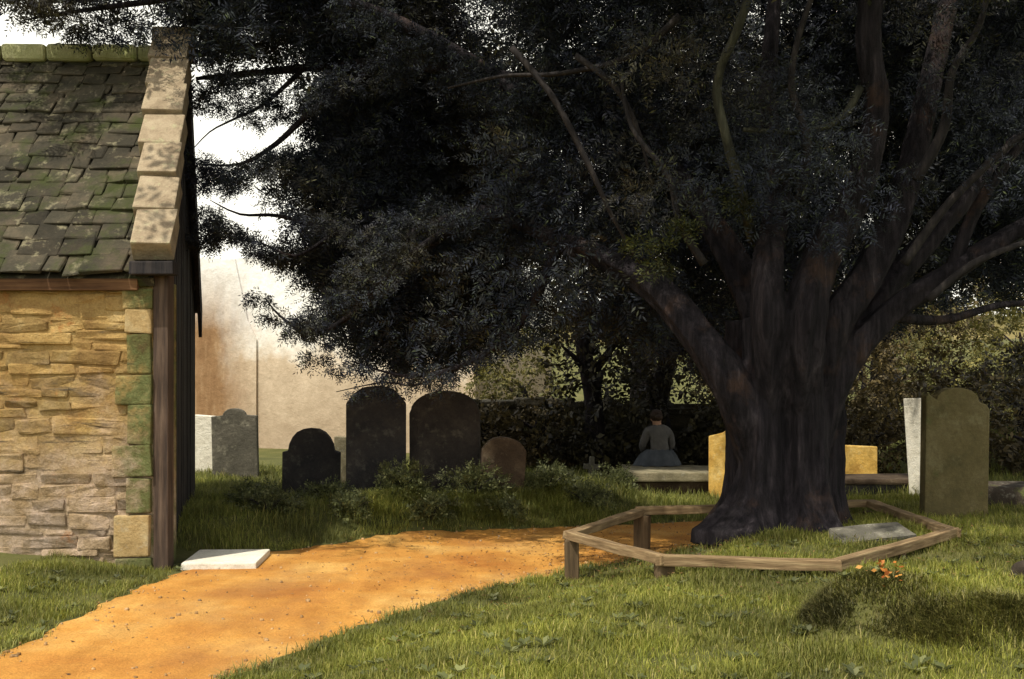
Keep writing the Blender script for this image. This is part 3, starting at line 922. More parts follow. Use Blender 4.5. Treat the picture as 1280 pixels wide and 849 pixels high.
# trunk: loft of fluted rings with root flare
V, Fc = [], []
NR, NZ = 72, 46
for i in range(NZ):
    z = -0.12 + (1.75 + 0.12) * i / (NZ - 1)
    zz = z
    flare = math.exp(-max(zz, 0) / 0.20)
    for j in range(NR):
        th = 2 * math.pi * j / NR
        rad = 0.42 + 0.03 * smooth01(0.9, 2.1, zz) + 0.02 * (1 - zz)
        fl = 0.075 * math.sin(5 * th + 0.7 + 0.25 * zz) + 0.045 * math.sin(9 * th + 2.0 - 0.5 * zz) + 0.022 * math.sin(17 * th + zz + 1.5 * math.sin(3 * th)) + 0.012 * math.sin(29 * th + 0.8 * zz)
        nn = 0.06 * mnoise.noise(Vector((math.cos(th) * 2.1, math.sin(th) * 2.1, zz * 0.9))) + 0.03 * mnoise.noise(Vector((math.cos(th) * 6, math.sin(th) * 6, zz * 1.6 + 5))) + 0.012 * mnoise.noise(Vector((math.cos(th) * 18, math.sin(th) * 18, zz * 4)))
        root = 0.05 + 0.40 * max(0, math.cos(th - R(208))) ** 10 + 0.16 * max(0, math.cos(th - R(290))) ** 10 + 0.10 * max(0, math.cos(th - R(340))) ** 12 + 0.12 * max(0, math.cos(th - R(250))) ** 12 + 0.2 * max(0, math.cos(th - R(120))) ** 6
        rr = rad + fl * (0.8 + 0.5 * flare) + nn + root * flare
        lean = 0.03 * zz
        V.append(Vector((YX - 0.03 + rr * 0.98 * math.cos(th) + lean, YY + rr * 0.95 * math.sin(th), yoff.z + zz)))
for i in range(NZ - 1):
    for j in range(NR):
        a0, a1 = i * NR + j, i * NR + (j + 1) % NR
        Fc.append((a0, a1, a1 + NR, a0 + NR))
Fc.append(tuple((NZ - 1) * NR + j for j in range(NR)))
Fc.append(tuple(range(NR))[::-1])
TV, TF = V, Fc

LIMBS = [
    ('bark', [(962, 610, 9.42), (935, 520, 9.18), (884, 435, 9.2), (805, 352, 9.6), (700, 300, 10.2), (600, 265, 10.8), (500, 300, 11.2)], [.24, .22, .17, .13, .10, .08, .05]),
    ('bark', [(970, 600, 9.42), (960, 430, 8.98), (958, 330, 9.0), (972, 240, 9.3), (960, 120, 9.6), (975, -60, 9.9)], [.22, .17, .13, .11, .085, .06]),
    ('bark', [(995, 600, 9.42), (1005, 430, 8.95), (1025, 330, 9.0), (1072, 240, 9.0), (1095, 140, 8.9), (1085, 40, 8.8), (1105, -90, 8.7)], [.24, .19, .17, .15, .12, .1, .08]),
    ('bark', [(1005, 590, 9.42), (1035, 430, 9.15), (1088, 340, 9.2), (1135, 230, 9.3), (1160, 120, 9.4), (1200, -60, 9.5)], [.24, .2, .16, .13, .11, .08]),
    ('bark', [(1005, 590, 9.3), (1045, 480, 9.2), (1105, 400, 9.15), (1190, 340, 9.0), (1290, 280, 8.8), (1420, 225, 8.5)], [.22, .17, .125, .1, .085, .06]),
    ('bark', [(1020, 500, 9.3), (1085, 390, 9.4), (1160, 300, 9.5), (1260, 190, 9.6), (1390, 80, 9.7)], [.18, .14, .11, .09, .06]),
    ('bark', [(985, 560, 9.4), (940, 380, 9.8), (860, 240, 10.2), (760, 150, 10.6), (620, 95, 11.0), (480, 80, 11.3), (380, 85, 11.5), (245, 98, 11.6)], [.22, .17, .14, .11, .09, .07, .05, .025]),
    ('moss_bark', [(940, 300, 9.3), (928, 245, 8.95), (914, 195, 8.8), (905, 160, 8.72), (896, 118, 8.7), (903, 80, 8.62), (921, 40, 8.5), (948, -40, 8.4)], [.045, .042, .04, .035, .038, .033, .034, .028]),
]
for mt, pts, rad in LIMBS:
    V, Fc = [], []
    if mt == 'bark':
        tube(TV, TF, [at(*p) for p in pts], [r * 0.87 for r in rad], n=32, flute=0.34, seed=len(pts) * 3.7 + pts[0][0])
    else:
        tube(V, Fc, [at(*p) for p in pts], rad, n=18, flute=0.22, seed=len(pts) * 3.7 + pts[0][0])
        ylimb('limb', V, Fc, M[mt])
tk = ylimb('trunk', TV, TF, M['bark'])
rm = tk.modifiers.new('grown', 'REMESH')
rm.mode = 'VOXEL'; rm.voxel_size = 0.018; rm.use_smooth_shade = True
smo = tk.modifiers.new('soften', 'SMOOTH')
smo.factor = 0.5; smo.iterations = 1
tx = bpy.data.textures.new('bark_ridges', 'CLOUDS')
tx.noise_scale = 0.14; tx.noise_depth = 3
dp = tk.modifiers.new('ridges', 'DISPLACE')
dp.texture = tx; dp.strength = 0.022; dp.mid_level = 0.5; dp.texture_coords = 'LOCAL'
m = Mat('twig_bark', 0.9)
M['twig_bark'] = m.done(m.ramp(m.noise(6, 8, 0.7, (3, 3, 1)), [(0.3, (0.011, 0.010, 0.011)), (0.5, (0.022, 0.019, 0.019)), (0.72, (0.055, 0.047, 0.042))]))
BR = [
    ('twig_bark', [(640, 60, 9.3), (690, 120, 9.2), (735, 205, 9.2), (765, 270, 9.3), (800, 330, 9.5)], [.03, .028, .025, .018, .01]),
    ('twig_bark', [(720, 70, 9.2), (770, 110, 9.1), (800, 170, 9.1), (815, 235, 9.2)], [.028, .024, .018, .008]),
    ('twig_bark', [(560, 110, 9.6), (630, 95, 9.5), (700, 92, 9.4), (790, 70, 9.3), (850, 20, 9.2)], [.008, .016, .022, .028, .03]),
    ('twig_bark', [(1000, 250, 8.8), (1010, 180, 8.75), (990, 110, 8.7), (1000, 40, 8.6), (1030, -40, 8.5)], [.04, .035, .03, .025, .02]),
    ('twig_bark', [(1145, 225, 8.85), (1180, 160, 8.8), (1190, 90, 8.7), (1225, 30, 8.6), (1240, -50, 8.5)], [.045, .04, .03, .025, .02]),
    ('twig_bark', [(1130, 330, 8.9), (1180, 260, 8.8), (1235, 205, 8.7), (1300, 150, 8.6)], [.04, .035, .03, .022]),
    ('twig_bark', [(1160, 375, 8.9), (1215, 330, 8.8), (1290, 300, 8.7)], [.035, .03, .022]),
    ('twig_bark', [(880, 330, 9.0), (850, 280, 8.95), (835, 220, 8.9), (790, 160, 9.0), (775, 90, 9.1)], [.035, .03, .026, .02, .012]),

    ('moss_bark', [(955, 232, 9.2), (1000, 212, 9.0), (1045, 212, 8.95), (1085, 232, 8.95)], [.03, .035, .035, .03]),
    ('moss_bark', [(1075, 110, 8.85), (1050, 150, 8.8), (1000, 165, 8.9), (930, 162, 8.75)], [.035, .03, .025, .02]),
    ('bark', [(620, 95, 11.0), (680, 150, 10.6), (735, 225, 10.3), (770, 290, 10.2)], [.06, .05, .035, .015]),
    ('bark', [(700, 110, 10.8), (760, 170, 10.4), (790, 240, 10.2)], [.05, .04, .02]),
    ('bark', [(600, 265, 10.8), (500, 330, 10.9), (430, 400, 10.9), (385, 415, 10.9), (350, 395, 10.9), (331, 372, 10.9)], [.07, .05, .03, .02, .012, .005]),
    ('bark', [(700, 300, 10.2), (660, 390, 10.5), (610, 440, 10.6), (560, 463, 10.6), (505, 470, 10.6), (440, 452, 10.6)], [.06, .045, .03, .022, .015, .006]),
    ('bark', [(560, 463, 10.6), (520, 482, 10.5), (480, 478, 10.5), (420, 490, 10.5)], [.016, .012, .008, .004]),
    ('bark', [(480, 80, 11.3), (400, 130, 11.4), (345, 180, 11.4), (300, 205, 11.4), (245, 205, 11.4)], [.05, .035, .025, .015, .006]),
    ('bark', [(380, 85, 11.5), (330, 130, 11.5), (290, 150, 11.5), (262, 165, 11.5), (238, 190, 11.5)], [.03, .02, .012, .008, .004]),
    ('bark', [(500, 300, 11.2), (420, 290, 11.2), (350, 270, 11.3), (300, 268, 11.3), (262, 250, 11.3)], [.05, .035, .02, .012, .004]),
    ('bark', [(420, 290, 11.2), (370, 320, 11.1), (330, 305, 11.1), (300, 300, 11.1)], [.025, .015, .008, .004]),
    ('bark', [(620, 95, 11), (480, 20, 11), (330, -20, 10.8), (200, 0, 10.6), (90, 15, 10.4), (30, 25, 10.3)], [.08, .07, .05, .035, .02, .006]),
    ('bark', [(1190, 335, 9.0), (1220, 260, 8.9), (1290, 160, 8.7)], [.06, .05, .03]),
    ('bark', [(1110, 395, 9.15), (1180, 400, 9.4), (1260, 380, 9.6), (1340, 385, 9.8)], [.05, .04, .03, .015]),
]
for mt, pts, rad in BR:
    V, Fc = [], []
    tube(V, Fc, [at(*p) for p in pts], rad, n=9, flute=0.2, seed=pts[0][1])
    ylimb('branch', V, Fc, M[mt])

# crown: clumps of flat needle sprays through the volume of the head
CROWN = np.array([(-70, -160), (-40, 0), (20, 8), (60, 14), (110, 40), (160, 40), (215, 48), (250, 75), (330, 60), (395, 130), (405, 190), (350, 215), (345, 262), (415, 300), (352, 312), (395, 360), (440, 392), (425, 418), (470, 452), (560, 448), (620, 428), (700, 408), (760, 400), (830, 430), (880, 460), (960, 470), (1060, 420), (1110, 400), (1180, 372), (1320, 350), (1320, -160)])
LIT = [(-1.9, 8.0, 1.5), (-1.2, 9.3, 1.0), (-0.3, 10.3, 0.75), (-2.2, 6.5, 1.5), (-0.5, 7.0, 0.9)]           # path in sun
SPOT = [(-1.25, 11.75, .4, .45), (-.35, 12.1, .4, .4), (-2.0, 11.5, .3, .4), (.5, 12.5, .35, .35), (1.7, 13.5, .35, .45), (2.3, 13.4, .3, .25), (6.4, 17.0, 1.0, .5), (5.3, 11.2, .4, .3), (3.0, 8.3, .4, .25), (1.3, 6.0, .3, .7), (3.2, 6.4, .3, .5), (.0, 6.8, .2, .5), (2.0, 4.9, .3, .8), (2.55, 14.1, 0.9, .28), (4.4, 13.8, 0.5, .3), (4.55, 12.1, 0.9, .25), (1.9, 14.5, 0.35, .3), (1.0, 13.2, .4, .45), (-3.9, 15.3, .5, .9), (0.9, 6.0, 0.3, .65), (2.1, 5.2, 0.3, .5), (2.3, 6.2, .45, .3), (1.6, 7.25, .33, .35), (0.7, 8.0, .3, .3), (4.1, 12.8, .4, .3), (-2.5, 9.4, .1, .6)]
sx, sy = -SUN.x / SUN.z, -SUN.y / SUN.z


def sunny(P, r):
    """clumps that would shade the places the sun reaches"""
    bad = np.zeros(len(P), bool)
    for lx, ly, lr in LIT:
        gxx = P[:, 0] + sx * P[:, 2]; gyy = P[:, 1] + sy * P[:, 2]
        bad |= np.hypot(gxx - lx, gyy - ly) < lr + r * 0.5
    for lx, ly, lz, lr in SPOT:
        gxx = P[:, 0] + sx * (P[:, 2] - lz); gyy = P[:, 1] + sy * (P[:, 2] - lz)
        bad |= np.hypot(gxx - lx, gyy - ly) < lr + r * 0.8 + 0.08
    return bad


GAPS = [(215, 75, 22, 30), (282, 172, 38, 20), (375, 158, 17, 22), (330, 285, 40, 22), (300, 262, 22, 14), (545, 105, 9, 6), (690, 409, 12, 5), (1040, 15, 24, 12), (1245, 18, 12, 8), (235, 130, 12, 18)]
cl = []
n = 4250
px = np.concatenate([rng.uniform(-70, 1320, 2600), rng.uniform(345, 660, 700), rng.uniform(210, 560, 400), rng.uniform(430, 1320, 550)])
py = np.concatenate([rng.uniform(-160, 475, 2600), rng.uniform(120, 450, 700), rng.uniform(-60, 70, 400), rng.uniform(-120, 330, 550)])
ok = in_poly(px, py, CROWN)
Yd = np.where(px > 800, np.where(rng.uniform(0, 1, n) < 0.08, rng.uniform(8.3, 9.2, n), rng.uniform(10.3, 14.5, n)), np.where(px > 640, rng.uniform(9.7, 14.0, n), np.where(px < 250, rng.uniform(9.6, 11.6, n), rng.uniform(10.5, 13.4, n))))
ok &= (Yd > 9.3) | (py < 300 - (px - 800) * 0.1) | (px < 800)
Yd[2600:3300] = rng.uniform(11.6, 14.2, 700)
Yd[3700:] = rng.uniform(12.0, 15.5, 550)
for gx_, gy_, ga, gb in GAPS:
    ok &= ((px - gx_) / ga) ** 2 + ((py - gy_) / gb) ** 2 > 1.0
P = np.stack([(px - HX) * Yd / F, Yd, EYE - (py - HY) * Yd / F], 1)
rr = np.where(px < 420, rng.uniform(0.14, 0.28, n), rng.uniform(0.25, 0.48, n))
ok &= ~sunny(P, rr)
cl1 = np.concatenate([P, rr[:, None], np.full((n, 1), 0.62)], 1)[ok]
# fringe tufts hung along the outer twigs
TUFT = [(258, 108), (275, 100), (300, 98), (325, 105), (262, 130), (300, 128), (340, 122), (355, 140), (320, 148), (250, 205), (268, 212), (290, 218), (312, 210), (335, 212), (255, 228), (285, 236), (258, 262), (266, 280), (272, 296), (258, 300), (300, 296), (322, 312), (345, 318), (340, 200), (365, 195), (395, 205), (330, 372), (345, 392), (362, 408), (385, 408), (395, 425), (415, 428), (400, 445), (425, 465), (440, 455), (470, 470), (500, 474), (530, 470), (560, 465), (590, 455), (445, 490), (480, 486), (505, 488), (545, 480), (600, 448), (640, 432), (660, 422), (60, 18), (40, 22), (90, 30), (110, 44), (135, 40), (155, 52), (170, 40), (195, 40), (100, 22), (75, 5)]
cl2 = []
for a, b in TUFT:
    Y = 11.4 if b < 330 and a > 200 else (10.3 if b < 100 else 10.7)
    p = at(a + random.uniform(-4, 4), b + random.uniform(-4, 4), Y + random.uniform(-0.4, 0.4))
    cl2.append((p.x, p.y, p.z, random.uniform(0.08, 0.15), 0.6))
    if a > 200 and b < 330:
        for q in range(2):
            p = at(a + random.uniform(-14, 14), b + random.uniform(-9, 9), Y + random.uniform(-0.6, 0.6))
            cl2.append((p.x, p.y, p.z, random.uniform(0.10, 0.16), 0.55))
for a, b, Y in [(490, 290, 10.7), (470, 310, 10.6), (455, 335, 10.5), (440, 360, 10.5), (425, 385, 10.5), (410, 400, 10.5), (395, 405, 10.5), (520, 275, 10.6), (550, 265, 10.5), (580, 262, 10.4), (480, 285, 10.8), (440, 285, 10.9), (410, 288, 10.9), (380, 280, 10.9), (500, 320, 10.5), (465, 360, 10.4),
                (470, 25, 10.6), (500, 45, 10.6), (530, 60, 10.6), (560, 75, 10.6), (590, 85, 10.5), (620, 95, 10.4), (440, 10, 10.5), (560, 95, 10.7), (600, 110, 10.4), (520, 85, 10.8), (470, 85, 10.9), (640, 110, 10.2), (420, 95, 11), (400, 110, 11)]:
    for q in range(2):
        p = at(a + random.uniform(-16, 16), b + random.uniform(-14, 14), Y - 0.1)
        cl2.append((p.x, p.y, p.z, random.uniform(0.12, 0.2), 0.6))
cl2 = np.array(cl2)
# unseen high head of the tree, spread out to shade the headstones
n = 900
q = unit(rng.normal(size=(n, 3))) * rng.uniform(0.25, 1, (n, 1)) ** 0.5
P = np.array([1.6, 10.6, 4.6]) + q * np.array([6.6, 5.6, 4.6])
top = EYE + P[:, 1] * (HY + 95) / F
ok = (P[:, 2] > top) & (P[:, 2] > 4.0) & (P[:, 1] > 6.6)
r3 = rng.uniform(0.4, 0.7, n)
ok &= ~sunny(P, r3)
cl3 = np.concatenate([P, r3[:, None], np.full((n, 1), 0.6)], 1)[ok]
oc = (YX, YY, 3.5)
near = cl1[:, 1] < 9.6
V1, Q1 = clump_sprays(cl1[~near], 400, (0.13, 0.27), oc, k=13, lw=0.24, lscale=0.38)
V5, Q5 = clump_sprays(cl1[near], 650, (0.10, 0.2), oc, k=11, lw=0.24, lscale=0.36)
V2, Q2 = clump_sprays(cl2, 2700, (0.07, 0.15), oc, droop=0.5, k=9, lw=0.26, lscale=0.45)
V3, Q3 = clump_sprays(cl3, 150, (0.22, 0.4), oc, k=7, lw=0.42, lscale=0.5)
# sparse green young shoots on the near side
cl4 = np.array([(*at(a + random.uniform(-25, 25), b + random.uniform(-14, 14), 8.9), random.uniform(0.07, 0.13), 0.6) for a, b in [(830, 305), (860, 300), (880, 285), (905, 255), (930, 245), (810, 320), (790, 310), (850, 330)] for _ in range(1)])
V4, Q4 = clump_sprays(cl4, 2600, (0.08, 0.15), oc, k=8)
Vs, Qs, off = [], [], 0
for v, q in ((V1, Q1), (V2, Q2), (V3, Q3), (V5, Q5)):
    Vs.append(v); Qs.append(q + off); off += len(v)
print('crown quads', sum(len(q) for q in Qs))
mesh_np('crown', np.concatenate(Vs) - np.array(yoff), np.concatenate(Qs), M['yew_leaf'], yw)
mesh_np('young_shoots', V4 - np.array(yoff), Q4, M['shoot_leaf'], yw)


# ------------------------------------------------------------------ trees and shrubs beyond
def tree(name, x, y, zc, rad, tall, mat, label, cat, trunk_h, trunk_r, nclump=60, low=0.2, group=None, leaf=(0.2, 0.4), per=110, bark='bark'):
    z0 = H(x, y)
    t = empty(name, (x, y, z0), label, cat, group)
    V, Fc = [], []
    tube(V, Fc, [Vector((0, 0, -0.2)), Vector((random.uniform(-.1, .1), 0.05, trunk_h * 0.4)), Vector((random.uniform(-.2, .2), 0, trunk_h * 0.8)), Vector((random.uniform(-.3, .3), 0, trunk_h))], [trunk_r * 1.3, trunk_r, trunk_r * 0.8, trunk_r * 0.3], n=10, flute=0.2, seed=x)
    for k in range(5):
        a = k * 2.4 + x
        tube(V, Fc, [Vector((0, 0, trunk_h * (0.4 + 0.1 * k))), Vector((math.cos(a) * rad * 0.35, math.sin(a) * rad * 0.35, trunk_h * (0.55 + 0.1 * k))), Vector((math.cos(a) * rad * 0.7, math.sin(a) * rad * 0.7, trunk_h * (0.62 + 0.12 * k)))], [trunk_r * 0.5, trunk_r * 0.35, trunk_r * 0.1], n=7)
    mesh_py('trunk', [tuple(v) for v in V], Fc, M[bark], t, smooth=True)
    q = unit(rng.normal(size=(nclump, 3))) * rng.uniform(0.3, 1, (nclump, 1)) ** 0.5
    c = np.array([0, 0, zc]) + q * np.array([rad, rad * 0.8, tall])
    c[:, 2] = np.maximum(c[:, 2], low + rng.uniform(0, 0.3, nclump))
    r = rng.uniform(0.18, 0.42, nclump) * rad * 0.75
    cc = np.concatenate([c, r[:, None], np.full((nclump, 1), 0.7)], 1)
    V, Q = clump_sprays(cc, per, leaf, (0, 0, zc), droop=0.2, k=7, lw=0.5, lscale=0.5)
    mesh_np('crown', V, Q, M[mat], t)
    return t


G1 = 'dark evergreens behind the tombs'
tree('evergreen_tree', 1.25, 16.5, 1.25, 0.85, 1.5, 'dark_leaf', 'narrow dark evergreen standing behind the small cross marker', 'tree', 2.6, 0.14, 70, group=G1, leaf=(0.16, 0.3), per=170)
tree('evergreen_tree', 2.35, 16.75, 1.35, 0.95, 1.6, 'dark_leaf', 'dark evergreen standing directly behind the seated woman', 'tree', 2.8, 0.16, 80, group=G1, leaf=(0.16, 0.3), per=170)
tree('evergreen_tree', 3.5, 16.4, 1.5, 0.8, 1.6, 'dark_leaf', 'dark evergreen hidden partly by the yew trunk', 'tree', 3.0, 0.16, 70, group=G1, leaf=(0.18, 0.32), per=150)
G2 = 'tall trees added to block sky behind the yew'
for i, (x, y, zc, r, tl, lb) in enumerate([(3.2, 27, 6.0, 3.6, 4.6, 'tall dark tree added to block sky behind the middle of the yew crown'), (9.5, 28, 6.5, 4.2, 4.8, 'tall dark tree added to block sky behind the right side of the yew'), (-2.2, 31, 8.2, 3.0, 3.2, 'tall dark tree added to block sky over the pale building')]):
    tree('sky_block_tree', x, y, zc, r, tl, 'dark_leaf', lb, 'tree', 7.5, 0.3, 110, low=3.2, group=G2, leaf=(0.4, 0.7), per=30)  # backing trees added so no sky shows through the crown
G3 = 'shrubs along the boundary wall'
for x, y, zc, r, tl, mt, lb in [(0.05, 20.5, 1.5, 0.9, 0.9, 'olive_leaf', 'sunlit olive shrub above the boundary wall left of the evergreens'), (5.35, 18.5, 1.0, 0.75, 1.3, 'russet_leaf', 'russet shrub behind the low golden headstone'), (6.4, 20.5, 2.0, 1.3, 1.2, 'russet_leaf', 'large russet shrub above the grassy knoll'), (8.6, 20.0, 1.8, 1.3, 1.3, 'olive_leaf', 'dull olive shrub at the far right behind the knoll'), (0.35, 16.7, 0.55, 0.6, 0.6, 'russet_leaf', 'low russet shrub against the boundary wall behind the low worn headstone'), (4.95, 15.7, 0.55, 0.62, 0.55, 'russet_leaf', 'low russet shrub between the golden block and the leaning white headstone'), (6.2, 15.6, 0.7, 0.75, 0.7, 'russet_leaf', 'low russet shrub behind the green stained headstone'), (7.0, 14.6, 0.6, 0.7, 0.6, 'russet_leaf', 'low russet shrub at the right edge beyond the moss capped stone'), (-0.4, 16.75, 0.5, 0.5, 0.5, 'russet_leaf', 'low russet shrub against the boundary wall behind the broad bowed headstone'), (5.2, 23, 2.2, 1.5, 2.0, 'russet_leaf', 'tall russet thicket just right of the yew trunk'), (8.0, 23.6, 2.4, 1.7, 2.1, 'russet_leaf', 'tall russet thicket above the green stained headstone'), (11.0, 23.5, 2.4, 1.7, 2.2, 'russet_leaf', 'tall russet thicket at the right edge of the background'), (7.6, 16.2, 0.7, 0.7, 0.7, 'dark_leaf', 'dark shrub at the right edge behind the moss capped stone')]:
    tree('shrub', x, y, zc, r, tl, mt, lb, 'shrub', max(0.8, zc), 0.06, 55, low=0.1, group=G3, leaf=(0.14, 0.26), per=200)

G4 = 'low bushes before the headstones'
for x, y, r, lb in [(-1.15, 11.85, 0.42, 'low grey green bush at the foot of the tallest headstone'), (-0.42, 12.05, 0.38, 'low grey green bush before the broad bowed headstone'), (-2.0, 11.8, 0.28, 'low grey green bush nearest the church, before the short round headstone'), (-1.62, 11.25, 0.27, 'low grey green bush at the path edge below the tallest headstone'), (-0.85, 11.5, 0.28, 'low grey green bush at the path edge below the gap between the tall headstones'), (-0.1, 11.75, 0.27, 'low grey green bush at the path edge below the low worn headstone'), (0.85, 12.45, 0.3, 'low grey green bush nearest the fence at the far side of the path'), (-2.45, 11.0, 0.3, 'low shaded bush at the path edge nearest the white slab'), (-2.75, 11.9, 0.3, 'low shaded bush on the bank before the grey crested headstone'), (1.25, 13.4, 0.3, 'low grey green bush just left of the ledger tomb'), (0.42, 12.6, 0.36, 'low grey green bush right of the low worn headstone')]:
    z0 = H(x, y)
    t = empty('low_bush', (x, y, z0), lb, 'bush', G4)
    V, Fc = [], []
    for k in range(7):
        a = k * 0.9 + x
        tube(V, Fc, [Vector((0, 0, -0.05)), Vector((math.cos(a) * r * 0.3, math.sin(a) * r * 0.3, r * 0.35)), Vector((math.cos(a) * r * 0.75, math.sin(a) * r * 0.7, r * 0.6))], [0.008, 0.006, 0.002], n=5)
    mesh_py('stem', [tuple(v) for v in V], Fc, M['bark'], t, smooth=True)
    q = unit(rng.normal(size=(16, 3))) * rng.uniform(0.3, 0.9, (16, 1)) * r
    q[:, 2] = np.abs(q[:, 2]) * 0.75 + 0.02
    V, Q = clump_sprays(np.concatenate([q, np.full((16, 1), r * 0.4), np.full((16, 1), 0.8)], 1), 1500, (0.05, 0.11), (0, 0, 0), droop=-0.1, k=7, lw=0.5, lscale=0.5)
    mesh_np('foliage', V, Q, M['bush_leaf'], t)

# boundary wall of rubble
wl = empty('boundary_wall', (3.5, 17.3, 0), 'low dark rubble boundary wall right of the left headstone row', 'wall')
bm = bmesh.new()
for zc, hh in ((0.12, 0.3), (0.42, 0.26), (0.68, 0.22), (0.92, 0.22)):
    x = -4.4
    while x < 0.9:
        w = random.uniform(0.25, 0.75)
        block(bm, Vector((x + w / 2, random.uniform(-0.03, 0.03), zc + random.uniform(-0.02, 0.02) + H(3.5 + x, 17.3) * 0.8)), (w - 0.015, 0.42, hh - 0.012), Matrix.Rotation(random.uniform(-0.04, 0.04), 3, 'Y'), jit=0.025, bevel=0.03)
        x += w
mesh_bm('wall_stones', bm, M['wall'], wl)
bm = bmesh.new()
prism(bm, [(-4.4, -0.15, -0.2), (0.8, -0.15, -0.2), (0.8, -0.15, 1.25), (-4.4, -0.15, 1.25)], (0, 0.3, 0))
mesh_bm('wall_core', bm, M['wall'], wl)
bm = bmesh.new()
x = -4.4
while x < 0.9:
    w = random.uniform(0.4, 0.8)
    block(bm, Vector((x + w / 2, 0, 1.09 + random.uniform(-0.03, 0.03) + H(3.5 + x, 17.3) * 0.8)), (w - 0.01, 0.52, 0.11), Matrix.Rotation(random.uniform(-0.04, 0.04), 3, 'Y'), jit=0.02, bevel=0.02)
    x += w
mesh_bm('wall_coping', bm, M['wall'], wl)


# ------------------------------------------------------------------ seated woman
def skin_mesh(name, verts, edges, radii, mat, parent, sub=2, root=0):
    me = bpy.data.meshes.new(name)
    me.from_pydata([tuple(v) for v in verts], edges, [])
    o = link(name, me, mat, parent)
    sm = o.modifiers.new('skin', 'SKIN')
    sm.use_smooth_shade = True
    for i, r in enumerate(radii):
        sv = me.skin_vertices[0].data[i]
        sv.radius = r if isinstance(r, tuple) else (r, r)
        sv.use_root = (i == root)
    ss = o.modifiers.new('sub', 'SUBSURF')
    ss.levels = sub; ss.render_levels = sub
    return o


wx, wy = 2.10, 15.62
wm = empty('person', (wx, wy, TOP1), 'woman in grey blouse and long slate skirt seated on the ledger tomb, back turned', 'person', rz=0.22)
wm.scale = (0.93, 0.93, 0.93)
bv = [(0, 0, 0.11), (0, -0.01, 0.26), (-0.01, 0.0, 0.42), (-0.015, 0.02, 0.545), (-0.02, 0.035, 0.61), (-0.03, 0.055, 0.70), (-0.035, 0.065, 0.79),
      (0.15, 0.02, 0.525), (0.225, 0.06, 0.30), (0.16, 0.27, 0.20), (0.10, 0.33, 0.17),
      (-0.175, 0.03, 0.525), (-0.245, 0.08, 0.30), (-0.16, 0.28, 0.20), (-0.09, 0.33, 0.18),
      (0.10, 0.04, 0.09), (0.13, 0.48, 0.10), (0.13, 0.52, -0.30), (0.13, 0.64, -0.33),
      (-0.10, 0.04, 0.09), (-0.14, 0.48, 0.10), (-0.14, 0.52, -0.30), (-0.14, 0.64, -0.33)]
be = [(0, 1), (1, 2), (2, 3), (3, 4), (4, 5), (5, 6), (3, 7), (7, 8), (8, 9), (9, 10), (3, 11), (11, 12), (12, 13), (13, 14), (0, 15), (15, 16), (16, 17), (17, 18), (0, 19), (19, 20), (20, 21), (21, 22)]
brd = [(.15, .12), (.12, .095), (.145, .10), (.09, .075), .052, (.078, .088), (.066, .072), .058, .045, .035, .026, .058, .045, .035, .026, .085, .06, .05, .035, .085, .06, .05, .035]
# hands: palm and five bent fingers each, resting in the lap
for s, wrist in ((1, 10), (-1, 14)):
    p0 = Vector(bv[wrist])
    bv.append(tuple(p0 + Vector((-0.045 * s, 0.03, -0.012)))); be.append((wrist, len(bv) - 1)); brd.append((.03, .018)); palm = len(bv) - 1
    for fi in range(4):
        a = Vector(bv[palm]) + Vector((-0.03 * s, 0.022 - 0.016 * fi + 0.01, 0))
        pts = [a, a + Vector((-0.035 * s, 0.004, -0.004)), a + Vector(((-0.055 - 0.006 * (fi in (1, 2))) * s, 0.004, -0.022))]
        prev = palm
        for k, p in enumerate(pts):
            bv.append(tuple(p)); be.append((prev, len(bv) - 1)); brd.append(0.009 - 0.001 * k); prev = len(bv) - 1
    prev = palm
    for k, p in enumerate([Vector((-0.0 * s, 0.035, 0.006)), Vector((-0.025 * s, 0.055, 0.004))]):
        bv.append(tuple(Vector(bv[palm]) + p)); be.append((prev, len(bv) - 1)); brd.append(0.010 - 0.001 * k); prev = len(bv) - 1
bv_ = bv
body = skin_mesh('body', bv_, be, brd, M['skin'], wm)
# nose on the face, ears
bm = bmesh.new()
bmesh.ops.create_uvsphere(bm, u_segments=10, v_segments=7, radius=0.014, matrix=Matrix.Translation((-0.04, 0.15, 0.71)) @ Matrix.Diagonal((0.9, 1.2, 1.6, 1)))
mesh_bm('nose', bm, M['skin'], wm, True)
for s in (-1, 1):
    bm = bmesh.new()
    bmesh.ops.create_uvsphere(bm, u_segments=10, v_segments=7, radius=0.026, matrix=Matrix.Translation((-0.033 + 0.078 * s, 0.06, 0.715)) @ Matrix.Diagonal((0.4, 0.7, 1.2, 1)))
    mesh_bm('ear', bm, M['skin'], wm, True)
# hair pinned up in a low knot
bm = bmesh.new()
bmesh.ops.create_icosphere(bm, subdivisions=4, radius=0.105, matrix=Matrix.Translation((-0.033, 0.05, 0.765)) @ Matrix.Diagonal((0.93, 1.0, 0.92, 1)))
bmesh.ops.create_icosphere(bm, subdivisions=3, radius=0.052, matrix=Matrix.Translation((-0.03, -0.055, 0.735)) @ Matrix.Diagonal((1.15, 0.9, 0.95, 1)))
for v in bm.verts:
    if v.co.y > 0.09 and v.co.z < 0.79: v.co.y = 0.09 + (v.co.y - 0.09) * 0.1
    v.co += mnoise.noise_vector(v.co * 22) * 0.008
mesh_bm('hair', bm, M['hair'], wm, True)
